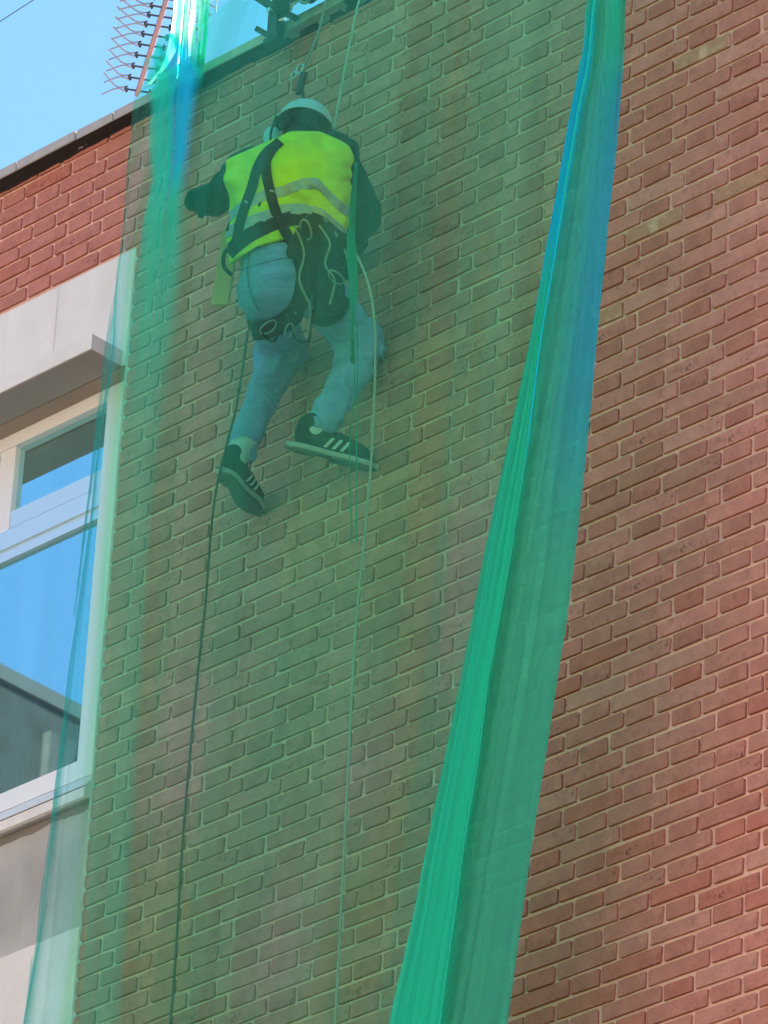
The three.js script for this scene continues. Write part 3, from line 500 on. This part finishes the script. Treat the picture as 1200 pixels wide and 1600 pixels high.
  const mask = mesh('face_mask', new THREE.SphereGeometry(0.042, 24, 16).scale(0.75, 0.95, 0.8), std({ color: lin(0.42, 0.62, 0.78), roughness: 0.9 }), P); mask.position.set(...loc(-0.060, 0.492, -0.24));
  mesh('chin_strap', tube([loc(-0.045, 0.56, -0.16), loc(-0.066, 0.50, -0.17), loc(-0.06, 0.44, -0.18)], 0.005, 14, 6), web, helmet).applyMatrix4(new THREE.Matrix4().copy(helmet.matrix).identity());
  helmet.updateMatrix(); helmet.children[helmet.children.length - 1].applyMatrix4(helmet.matrix.clone().invert());
  // shoes
  const rubber = std({ color: lin(0.10, 0.105, 0.11), bumpMap: T.mortar, bumpScale: 0.004, roughness: 0.85 }), mid = std({ color: lin(0.42, 0.42, 0.42), roughness: 0.8 }), white = std({ color: lin(0.58, 0.58, 0.58), roughness: 0.7 });
  const upF = (x, y, z) => { const e = (cx, cy, rx, ry, rz) => (Math.hypot((x - cx) / rx, (y - cy) / ry, z / rz) - 1) * Math.min(rx, ry, rz); let d = smin(e(0.045, 0.045, 0.05, 0.055, 0.036), e(0.13, 0.032, 0.09, 0.045, 0.042), 0.03); d = smin(d, e(0.215, 0.018, 0.058, 0.032, 0.042), 0.03); d = smin(d, e(0.055, 0.085, 0.048, 0.035, 0.036), 0.02); return smax(d, -y, 0.004) + 0.0015 * noise(x * 60, y * 60, z * 60); };
  const outline = table([-0.012, 0, 0.04, 0.09, 0.13, 0.2, 0.25, 0.272, 0.282], [0.004, 0.024, 0.035, 0.033, 0.034, 0.047, 0.038, 0.022, 0.003]);
  const soF = (y0, y1, o) => (x, y, z) => smax(Math.abs(z) - outline(x) - o, Math.abs(y - (y0 + y1) / 2) - (y1 - y0) / 2, 0.006);
  const gUp = surfaceNet(upF, [-0.03, -0.02, -0.07], [0.30, 0.14, 0.07], 0.006), gMid = surfaceNet(soF(-0.012, 0.008, 0.003), [-0.03, -0.04, -0.07], [0.30, 0.03, 0.07], 0.0055), gSole = surfaceNet((x, y, z) => soF(-0.022, -0.009, 0)(x, y, z) + (Math.abs(x - 0.105) < 0.022 && y < -0.015 ? 0.006 : 0), [-0.03, -0.05, -0.07], [0.30, 0.02, 0.07], 0.0055);
  function shoe(heel, toe, ank, sides) {
    const X = V(...toe).sub(V(...heel)).normalize(), Y = V(...ank).sub(V(...heel).lerp(V(...toe), 0.2)); Y.addScaledVector(X, -Y.dot(X)).normalize(); const Z = V(0, 0, 0).crossVectors(X, Y);
    const s = mesh('shoe', gUp, dark, P); s.matrix.makeBasis(X, Y, Z); s.quaternion.setFromRotationMatrix(s.matrix); s.position.set(...heel).addScaledVector(Y, 0.012);
    mesh('midsole', gMid, mid, s); mesh('sole', gSole, rubber, s);
    for (const sd of sides) for (let i = 0; i < 3; i++) { const st = [], x0 = 0.098 + i * 0.028; const ps = [], ix = []; for (let k = 0; k <= 8; k++) { const y = 0.012 + k / 8 * 0.036, x = x0 + k * 0.0026; for (const dx of [-0.006, 0.006]) { let z = 0.08; for (let q = 0; q < 40; q++) { const d = upF(x + dx, y, z); if (d < 0.0015) break; z -= d * 0.7; } ps.push(x + dx, y, z * sd); } if (k) { const b = ps.length / 3; ix.push(b - 4, b - 3, b - 1, b - 4, b - 1, b - 2); } }
      const g = new THREE.BufferGeometry(); g.setAttribute('position', new THREE.Float32BufferAttribute(ps, 3)); g.setIndex(ix); g.computeVertexNormals(); mesh('stripe', g, white, s); }
    mesh('lace', tube([V(0.10, 0.078, -0.02), V(0.115, 0.085, 0), V(0.11, 0.08, 0.02), V(0.13, 0.074, -0.015), V(0.14, 0.072, 0.016)], 0.003, 24, 5), dark, s);
  }
  shoe(J.heelL, J.toeL, J.ankL, [1, -1]); shoe(J.heelR, J.toeR, J.ankR, [1, -1]);
  for (const [k, h] of [['L', 0.05], ['R', 0.062]]) { const a = J['ank' + k], b = J['heel' + k], kn = J['knee' + k]; const f = (x, y, z) => cap(x, y, z, [lerp(a[0], kn[0], 0.10), lerp(a[1], kn[1], 0.10), lerp(a[2], kn[2], 0.10)], [lerp(a[0], b[0], 0.35), lerp(a[1], b[1], 0.35), lerp(a[2], b[2], 0.35)], 0.045, 0.042); mesh('sock', surfaceNet(f, [a[0] - 0.13, a[1] - 0.13, a[2] - 0.13], [a[0] + 0.13, a[1] + 0.13, a[2] + 0.13], 0.008), white, P); }
  // gloved hands, fingers closed
  function hand(wr, ha, upv, side) {
    const X = V(...ha).sub(V(...wr)).normalize(), Z = V(...upv); Z.addScaledVector(X, -Z.dot(X)).normalize(); const Y = V(0, 0, 0).crossVectors(Z, X);
    const fing = []; for (let i = 0; i < 4; i++) { const y = (-0.030 + i * 0.020) * 1, l = [0.033, 0.039, 0.037, 0.029][i]; fing.push([[0.075, y, 0], [0.075 + l, y, -0.012]], [[0.075 + l, y, -0.012], [0.075 + l * 0.85, y, -0.042]], [[0.075 + l * 0.85, y, -0.042], [0.06, y, -0.045]]); }
    const f = (x, y, z) => { let d = Math.max(Math.hypot(Math.max(Math.abs(x - 0.038) - 0.03, 0), Math.max(Math.abs(y) - 0.024, 0), Math.max(Math.abs(z) - 0.004, 0)) - 0.014, -1); d = smin(d, cap(x, y, z, [-0.04, 0, 0], [0.01, 0, 0], 0.034, 0.03), 0.02); for (const [a, b] of fing) d = smin(d, cap(x, y, z, a, b, 0.0105, 0.0095), 0.005); d = smin(d, smin(cap(x, y, z, [0.02, side * 0.034, -0.004], [0.055, side * 0.052, -0.02], 0.0125, 0.011), cap(x, y, z, [0.055, side * 0.052, -0.02], [0.082, side * 0.036, -0.034], 0.011, 0.009), 0.004), 0.006); return d; };
    const m = mesh('glove', surfaceNet(f, [-0.09, -0.08, -0.07], [0.14, 0.08, 0.05], 0.0045), std({ color: lin(0.02, 0.022, 0.022), roughness: 0.85 }), P); m.matrix.makeBasis(X, Y, Z); m.quaternion.setFromRotationMatrix(m.matrix); m.position.set(...wr);
  }
  hand(J.wrL, J.haL, [0.4, -0.5, 0.7], 1); hand(J.wrR, J.haR, [0.5, 0.3, 0.8], -1);
}
{
  const pl = thing('seat_board', 'tan wooden seat board hanging by the left hip of the worker', 'board', [-0.314, 12.21, 0.50]);
  const m = mesh('board', rbox(0.062, 0.30, 0.02, 0.006), std({ color: lin(0.98, 0.50, 0.26), map: T.cloth, roughness: 0.8 }), pl); m.rotation.z = -0.07; m.rotation.y = 0.55;
  mesh('sling', tube([V(0.005, 0.14, 0.012), V(0.05, 0.17, 0.03), V(0.10, 0.13, 0.05)], 0.006, 20, 6), std({ color: lin(0.02, 0.025, 0.02), roughness: 0.9 }), pl);
}

// ------------------------------------------------------------------ debris net
{
  const net = thing('debris_net', 'translucent green debris net hanging in front of the wall and over the worker', 'net', [0, 8.4, 0]);
  const prof = table([8.4, 9.5, 10.5, 11.5, 12.3, 12.8, 13.2, 13.6, 15], [0.5, 0.52, 0.62, 0.74, 0.78, 0.70, 0.54, 0.36, 0.28]);
  const zl = table([8.4, 12.6, 13.0, 13.3, 13.6, 15], [0.30, 0.33, 0.31, 0.22, 0.105, 0.105]);
  const xl = table([8.4, 9.34, 10.04, 10.66, 11.15, 11.58, 11.93, 12.26, 12.74, 12.975, 13.24, 13.48, 13.51, 13.57, 13.695, 13.77, 13.91, 15], [-1.33, -1.252, -1.186, -1.143, -1.118, -1.083, -1.064, -1.041, -1.042, -1.061, -1.142, -1.245, -1.188, -1.16, -1.148, -1.125, -1.119, -1.13]);
  const xr = table([8.4, 8.68, 9.52, 10.25, 11.04, 11.446, 11.744, 12.12, 12.4, 15], [0.99, 1.023, 1.142, 1.307, 1.449, 1.52, 1.557, 1.591, 1.6, 1.62]);
  const gU = table([0, 0.06, 0.12, 0.2, 0.3, 0.5, 0.65, 0.78, 1], [0, 0.34, 0.62, 0.84, 0.96, 1, 0.93, 0.76, 0.70]);
  const Y0 = 8.4, Y1 = 14.9;
  const depth = (u, y) => zl(y) + (prof(y) - zl(y)) * gU(u);
  const ripple = (x, y) => { const a = step(13.5, 12.9, y); return a * (0.010 * fbm(x * 7, y * 0.7, 3, 3) + 0.005 * noise(x * 26 + 0.6 * y, y * 0.5, 8)); };
  const front = (u, y) => { const x = lerp(xl(y), xr(y), u); return [x, y, depth(u, y) + ripple(x, y)]; };
  // net colour: tint it lets through, over u (across) and v (up); streaky, purple moire painted in
  const G = (u, v, cu, cv, su, sv) => Math.exp(-(((u - cu) / su) ** 2) - (((v - cv) / sv) ** 2));
  const NW = 512, NH = 1024, td = new Uint8Array(NW * NH * 4);
  const toS = (x) => Math.round(255 * clamp(x <= 0.0031308 ? x * 12.92 : 1.055 * Math.pow(x, 1 / 2.4) - 0.055));
  for (let j = 0; j < NH; j++) for (let i = 0; i < NW; i++) {
    const u = i / (NW - 1), v = j / (NH - 1), y = Y0 + v * (Y1 - Y0), hgt = clamp((y - 9.2) / 4);
    let c = [lerp(0.58, 0.47, hgt), lerp(0.96, 0.98, hgt), lerp(0.70, 0.82, hgt)];
    const mix = (d, w) => { for (let k = 0; k < 3; k++) c[k] = lerp(c[k], d[k], w); };
    mix([0.42, 0.96, 0.84], 0.5 * step(0.05, 0.4, fbm(u * 6, v * 4, 11, 3)));
    mix([0.60, 0.94, 0.56], 0.4 * step(0.05, 0.4, fbm(u * 5 + 9, v * 4, 17, 3)));
    mix([0.78, 0.82, 0.98], 0.85 * Math.min(1, G(u, v, 0.37, 0.294, 0.09, 0.045) + G(u, v, 0.83, 0.33, 0.055, 0.05) + G(u, v, 0.59, 0.171, 0.075, 0.04) + 0.7 * G(u, v, 0.70, 0.25, 0.05, 0.03) + 0.35 * G(u, v, 0.15, 0.272, 0.04, 0.03)));  // purple-grey moire shimmer put into the tint
    mix([0.62, 0.95, 0.97], 0.9 * (1 - step(0.135, 0.168, u)) * (1 - step(12.85, 13.0, y)));
    mix([0.38, 0.92, 0.66], 0.85 * step(0.145, 0.17, u) * (1 - step(0.24, 0.38, u)) * (0.55 + 0.45 * step(9.6, 11.2, y)) * (0.7 + 0.5 * noise(u * 12, v * 6, 31)));
    const s = 1 + 0.09 * noise(u * 30 + v * 1.2, v * 2, 5) + 0.04 * noise(u * 90 + v * 2, v * 3, 6); for (let k = 0; k < 3; k++) c[k] *= s;
    mix([0.78, 1.0, 0.42], 0.85 * Math.min(1, G(u, v, 0.49, 0.584, 0.055, 0.022) + G(u, v, 0.545, 0.55, 0.045, 0.014)));
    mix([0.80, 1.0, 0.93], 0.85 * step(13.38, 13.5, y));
    const o = (j * NW + i) * 4; for (let k = 0; k < 3; k++) td[o + k] = toS(c[k]); td[o + 3] = 255;
  }
  const netTint = new THREE.DataTexture(td, NW, NH, THREE.RGBAFormat); netTint.colorSpace = THREE.SRGBColorSpace; netTint.magFilter = THREE.LinearFilter; netTint.needsUpdate = true;
  const netM = new THREE.MeshPhysicalMaterial({ map: netTint, transmission: 0.97, roughness: 0.2, thickness: 0, ior: 1.2, specularIntensity: 0, side: THREE.DoubleSide });
  mesh('net_panel', sheet(190, 300, (u, v) => { const p = front(u, Y0 + v * (Y1 - Y0)); return [p[0], p[1] - 8.4, p[2]]; }), netM, net);
  const weaveA = tileTex(512, (u, v) => { const y = Y0 + v * (Y1 - Y0); return clamp(0.64 + 0.26 * noise(u * 34 + v * 1.5, v * 2.2, 15) + 0.30 * noise(u * 13 + v * 0.8, v * 1.6, 25) + 0.22 * noise(u * 95 + v * 3, v * 3, 16) + 0.30 * fbm(u * 5, v * 6, 19, 3)) * (0.92 + 0.30 * step(11.2, 12.8, y)) * (1 - 0.45 * (1 - step(0.105, 0.15, u))) * (1 - 0.7 * Math.exp(-(((u - 0.505) / 0.07) ** 2) - (((v - 0.572) / 0.03) ** 2))); }, false);
  const weaveM = new THREE.MeshStandardMaterial({ color: lin(0.008, 0.62, 0.36), roughness: 1, transparent: true, opacity: 0.185, alphaMap: weaveA, side: THREE.DoubleSide });
  mesh('net_weave', sheet(120, 200, (u, v) => { const p = front(u, Y0 + v * (Y1 - Y0)); return [p[0], p[1] - 8.4, p[2] + 0.004]; }), weaveM, net);
  // soft-edged opacity for doubled cloth
  const soft = (wl, wr, vf) => tileTex(128, (u, v) => clamp(step(0, wl, u) * (1 - step(1 - wr, 1, u)) * vf(v) * (0.85 + 0.3 * noise(u * 14, v * 5, 2))), false);
  // pleat running down from the bunched top on the left
  {
    const x0 = table([9.0, 9.5, 10.2, 10.6, 11.07, 11.4, 11.75, 12.0, 12.22, 12.49, 12.89, 13.1, 13.39, 13.56], [-0.75, -0.74, -0.72, -0.70, -0.67, -0.60, -0.56, -0.52, -0.474, -0.465, -0.635, -0.766, -0.972, -1.17]);
    const x1 = table([9.0, 9.47, 10.1, 10.53, 10.97, 11.29, 11.62, 11.85, 12.09, 12.35, 12.65, 12.76, 12.93, 13.2, 13.56], [-0.47, -0.452, -0.382, -0.352, -0.313, -0.261, -0.216, -0.196, -0.183, -0.199, -0.244, -0.249, -0.319, -0.52, -0.88]);
    const geo = sheet(24, 160, (u, v) => { const y = 9.0 + v * 4.45, x = lerp(x0(y), x1(y), u), uu = (x - xl(y)) / (xr(y) - xl(y)); return [x, y - 8.4, depth(uu, y) + 0.045 + 0.010 * Math.sin(u * 11 + y)]; });
    const pleatTint = tileTex(128, (u, v) => { const y = 9.0 + v * 4.56, b = step(12.35, 12.6, y) * (1 - step(13.3, 13.5, y)) * step(0.35, 0.6, u); return [lerp(0.04, 0.03, b), lerp(0.78, 0.66, b), lerp(0.54, 0.95, b)]; }, true);  // blue zone is moire shimmer painted into the pleat colour
    const m = new THREE.MeshPhysicalMaterial({ map: pleatTint, transmission: 0.5, roughness: 0.3, thickness: 0, ior: 1.2, specularIntensity: 0, transparent: true, alphaMap: soft(0.25, 0.2, (v) => 0.34 + 0.61 * step(0.5, 0.8, v)), side: THREE.DoubleSide });
    mesh('pleat', geo, m, net);
  }
  // doubled and folded border on the right
  const aL = table([8.8, 9.2, 9.6, 9.94, 10.23, 10.57, 11.0, 11.2, 11.44, 11.68, 11.945, 12.2, 12.46, 13.6, 15], [0.504, 0.599, 0.70, 0.804, 0.892, 0.983, 1.122, 1.19, 1.258, 1.315, 1.372, 1.436, 1.447, 1.50, 1.52]);
  const bR = table([8.7, 9.13, 9.55, 9.886, 10.156, 10.44, 10.63, 10.88, 11.217, 11.504, 11.774, 11.964, 12.096, 12.435, 13.6, 15], [0.822, 0.861, 0.906, 0.981, 1.026, 1.102, 1.148, 1.211, 1.27, 1.344, 1.393, 1.434, 1.469, 1.499, 1.55, 1.57]);
  const zb = (y) => prof(y) * 0.8;
  {
    const borderTint = tileTex(256, (u, v) => { const y = 8.5 + v * 6.3 + 0.1 * noise(u * 3, v * 8, 14), b = step(10.3, 11.2, y) * (1 - step(11.9, 12.2, y)) * (0.25 + 0.75 * step(0.35, 0.95, u)), k = 1 + 0.13 * noise(u * 22 + v, v * 3, 17); return [lerp(0.13, 0.09, b) * k, lerp(0.80, 0.66, b) * k, lerp(0.60, 0.98, b) * k]; }, true);  // bluer outer part: painted moire over the green of the cloth
    const foldTint = tileTex(256, (u, v) => { const y = 8.5 + v * 6.3 + 0.12 * noise(u * 3, v * 9, 4), b = step(11.15, 11.6, y) * (1 - step(12.15, 12.5, y)), k = 1 + 0.16 * noise(u * 24 + v, v * 3, 7); return [lerp(0.04, 0.02, b) * k, lerp(0.80, 0.76, b) * k, lerp(0.52, 0.98, b) * k]; }, true);  // cyan stretch paints an optical moire onto the green fold
    const m1 = new THREE.MeshPhysicalMaterial({ map: borderTint, transmission: 0.74, roughness: 0.3, thickness: 0, ior: 1.2, specularIntensity: 0, side: THREE.DoubleSide });
    mesh('border', sheet(90, 220, (u, v) => { const y = 8.5 + v * 6.3, x = lerp(aL(y), xr(y) + 0.004, u) + 0.045; return [x, y - 8.4, zb(y) + 0.07 + 0.006 * Math.sin(u * 9 + y * 0.7) + 0.005 * noise(u * 14, y * 1.6) + 0.0025 * Math.sin(u * 60 + 4 * noise(u * 4, y))]; }), m1, net);
    const m2 = new THREE.MeshPhysicalMaterial({ map: foldTint, transmission: 0.52, transparent: true, alphaMap: soft(0.04, 0.22, () => 1.0), roughness: 0.35, thickness: 0, ior: 1.2, specularIntensity: 0, side: THREE.DoubleSide });
    mesh('border_fold', sheet(90, 220, (u, v) => { const y = 8.5 + v * 6.3, x = lerp(aL(y), bR(y) + 0.004 * noise(y * 5, 1), u) + 0.06; return [x, y - 8.4, zb(y) + 0.095 + 0.005 * Math.sin(u * 12 + y) + 0.0028 * Math.sin(u * 46 + 3 * noise(u * 4, y * 0.8) + y) + 0.004 * noise(u * 12, y * 1.2)]; }), m2, net);
    const m3 = new THREE.MeshPhysicalMaterial({ color: lin(0.03, 0.66, 0.42), transmission: 0.4, roughness: 0.35, thickness: 0, ior: 1.2, specularIntensity: 0, transparent: true, alphaMap: soft(0.6, 0.02, (v) => 0.85 * step(0.24, 0.42, v)), side: THREE.DoubleSide });
    mesh('border_fold', sheet(16, 120, (u, v) => { const y = 10.6 + v * 4.2, x = lerp(lerp(bR(y), xr(y), 0.35), xr(y) + 0.002, u) + 0.06; return [x, y - 8.4, zb(y) + 0.098 + 0.004 * Math.sin(u * 8 + y)]; }), m3, net);
    // fold ridges
    for (const [f0, f1] of [[0.86, 0.84]]) mesh('crease', sheet(2, 160, (u, v) => { const y = 8.5 + v * 5.0, x = lerp(aL(y), bR(y), lerp(f0, f1, v) + 0.03 * noise(y * 2, f0 * 9)) + (u - 0.5) * 0.008 + 0.065; return [x, y - 8.4, zb(y) + 0.106 + (u === 0.5 ? 0.006 : 0)]; }), m2, net);
  }
  // left hem with small creases
  {
    const mk = (o, w) => new THREE.MeshPhysicalMaterial({ color: lin(0.05, 0.55, 0.50), transmission: 0.6, roughness: 0.3, thickness: 0, ior: 1.2, specularIntensity: 0, transparent: true, alphaMap: soft(w, w === 0.45 ? 0.45 : 0.7, (v) => o * step(0, 0.12, v) * (1 - step(0.88, 1, v))), side: THREE.DoubleSide });
    mesh('hem', sheet(8, 200, (u, v) => { const y = 8.5 + v * 4.2, w = 0.030 + 0.022 * noise(y * 2.2, 4) + 0.012 * step(12, 11, y); return [xl(y) + 0.006 * noise(y * 5, 7) + u * Math.max(0.012, w), y - 8.4, zl(y) + 0.012 + 0.006 * Math.sin(u * 3)]; }), mk(0.85, 0.06), net);
    const cm = mk(0.6, 0.45);
    const cr = (pts, w) => { const c = new THREE.CatmullRomCurve3(pts.map(([y, dx]) => V(xl(y) + dx, y - 8.4, depth(dx / (xr(y) - xl(y)), y) + 0.016))); mesh('crease', sheet(6, 50, (u, v) => { const p = c.getPoint(v); return [p.x + (u - 0.5) * w, p.y, p.z + 0.006 * Math.sin(u * Math.PI)]; }), cm, net); };
    cr([[12.45, 0.02], [12.2, 0.05], [12.05, 0.03], [11.8, 0.02], [11.6, 0.03]], 0.030); cr([[12.3, 0.10], [12.1, 0.13], [11.9, 0.075], [11.6, 0.10], [11.35, 0.085], [11.2, 0.13]], 0.022); cr([[11.55, 0.14], [11.3, 0.07], [11.2, 0.01]], 0.018); cr([[11.95, 0.15], [11.6, 0.12], [11.35, 0.14]], 0.018);
    cr([[10.80, 0.12], [10.55, 0.09], [10.25, 0.06]], 0.030); cr([[10.0, 0.02], [9.8, 0.05], [9.6, 0.04], [9.35, 0.02]], 0.026); cr([[10.12, 0.16], [9.95, 0.10], [9.75, 0.05]], 0.016);
  }
  // bunched cloth above the coping, sun behind it; ribs coloured white to paint the glare
  {
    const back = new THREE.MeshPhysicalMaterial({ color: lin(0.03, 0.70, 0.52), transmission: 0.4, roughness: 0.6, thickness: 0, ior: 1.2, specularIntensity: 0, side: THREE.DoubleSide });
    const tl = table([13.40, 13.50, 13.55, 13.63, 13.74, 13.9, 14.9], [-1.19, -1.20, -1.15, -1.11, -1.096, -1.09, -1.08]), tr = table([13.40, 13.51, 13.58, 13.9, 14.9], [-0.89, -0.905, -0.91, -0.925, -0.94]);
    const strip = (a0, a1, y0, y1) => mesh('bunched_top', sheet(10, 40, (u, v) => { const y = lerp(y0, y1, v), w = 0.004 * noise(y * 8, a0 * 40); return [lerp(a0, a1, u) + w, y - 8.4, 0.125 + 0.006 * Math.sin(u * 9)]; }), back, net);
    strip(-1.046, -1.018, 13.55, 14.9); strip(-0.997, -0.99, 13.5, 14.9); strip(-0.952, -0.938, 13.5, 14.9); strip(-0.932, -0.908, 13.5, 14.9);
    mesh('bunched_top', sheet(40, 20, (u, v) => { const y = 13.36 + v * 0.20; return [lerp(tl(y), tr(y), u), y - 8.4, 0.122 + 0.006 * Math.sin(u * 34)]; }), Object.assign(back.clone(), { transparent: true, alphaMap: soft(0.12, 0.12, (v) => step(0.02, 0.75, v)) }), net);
    const glareWhite = new THREE.MeshPhysicalMaterial({ color: lin(0.93, 0.97, 0.95), transmission: 0.85, roughness: 1, thickness: 0, ior: 1.2, specularIntensity: 0, side: THREE.DoubleSide });
    const rib = (ys, a, b) => { const A = table(ys, a), Bq = table(ys, b), y0 = ys[0], y1 = ys[ys.length - 1]; mesh('bunched_top', sheet(8, 60, (u, v) => { const y = lerp(y0, y1, v); const w = 0.006 * noise(y * 9, a[0] * 50); return [lerp(A(y) + w, Bq(y) + w * 0.5, u), y - 8.4, 0.142 + 0.008 * Math.sin(u * Math.PI)]; }), glareWhite, net); };
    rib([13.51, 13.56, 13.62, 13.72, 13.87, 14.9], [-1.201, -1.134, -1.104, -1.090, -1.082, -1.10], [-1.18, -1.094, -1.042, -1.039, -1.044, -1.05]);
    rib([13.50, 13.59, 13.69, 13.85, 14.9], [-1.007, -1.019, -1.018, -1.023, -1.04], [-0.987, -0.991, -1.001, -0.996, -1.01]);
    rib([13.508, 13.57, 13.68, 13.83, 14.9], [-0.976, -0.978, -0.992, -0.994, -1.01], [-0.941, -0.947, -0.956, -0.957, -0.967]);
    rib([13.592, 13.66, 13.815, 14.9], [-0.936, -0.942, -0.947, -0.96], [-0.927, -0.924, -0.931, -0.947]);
  }
  // twisted strand of net hanging beside the right hip
  {
    const m = new THREE.MeshPhysicalMaterial({ color: lin(0.03, 0.34, 0.26), transmission: 0.35, roughness: 0.4, thickness: 0, ior: 1.2, specularIntensity: 0, side: THREE.DoubleSide });
    const cx = table([11.45, 11.6, 11.763, 11.89, 12.063, 12.23], [0.479, 0.466, 0.456, 0.444, 0.443, 0.444]), ww = table([11.45, 11.6, 11.78, 11.87, 12.0, 12.23], [0.006, 0.02, 0.048, 0.044, 0.022, 0.004]);
    mesh('twisted_strand', sheet(6, 90, (u, v) => { const y = 11.45 + v * 0.78; return [cx(y) + (u - 0.5) * ww(y) * (1 + 0.3 * noise(y * 14, 2)), y - 8.4, 0.655 + 0.010 * Math.sin(u * 6 + y * 9)]; }), m, net);
    for (const s of [0, 1]) mesh('loose_thread', tube([V(0.470 + s * 0.02, 3.2, 0.655), V(0.49 + s * 0.012, 3.0, 0.65), V(0.475 + s * 0.03, 2.75, 0.64), V(0.49 + s * 0.02, 2.4, 0.62)], 0.0022, 30, 5), m, net);
  }
}

// ------------------------------------------------------------------ render
const renderer = new THREE.WebGLRenderer({ antialias: true });
renderer.setSize(768, 1024);
renderer.shadowMap.enabled = true; renderer.shadowMap.type = THREE.PCFSoftShadowMap;
renderer.toneMapping = THREE.LinearToneMapping; renderer.toneMappingExposure = EXPOSURE;
renderer.render(scene, camera);
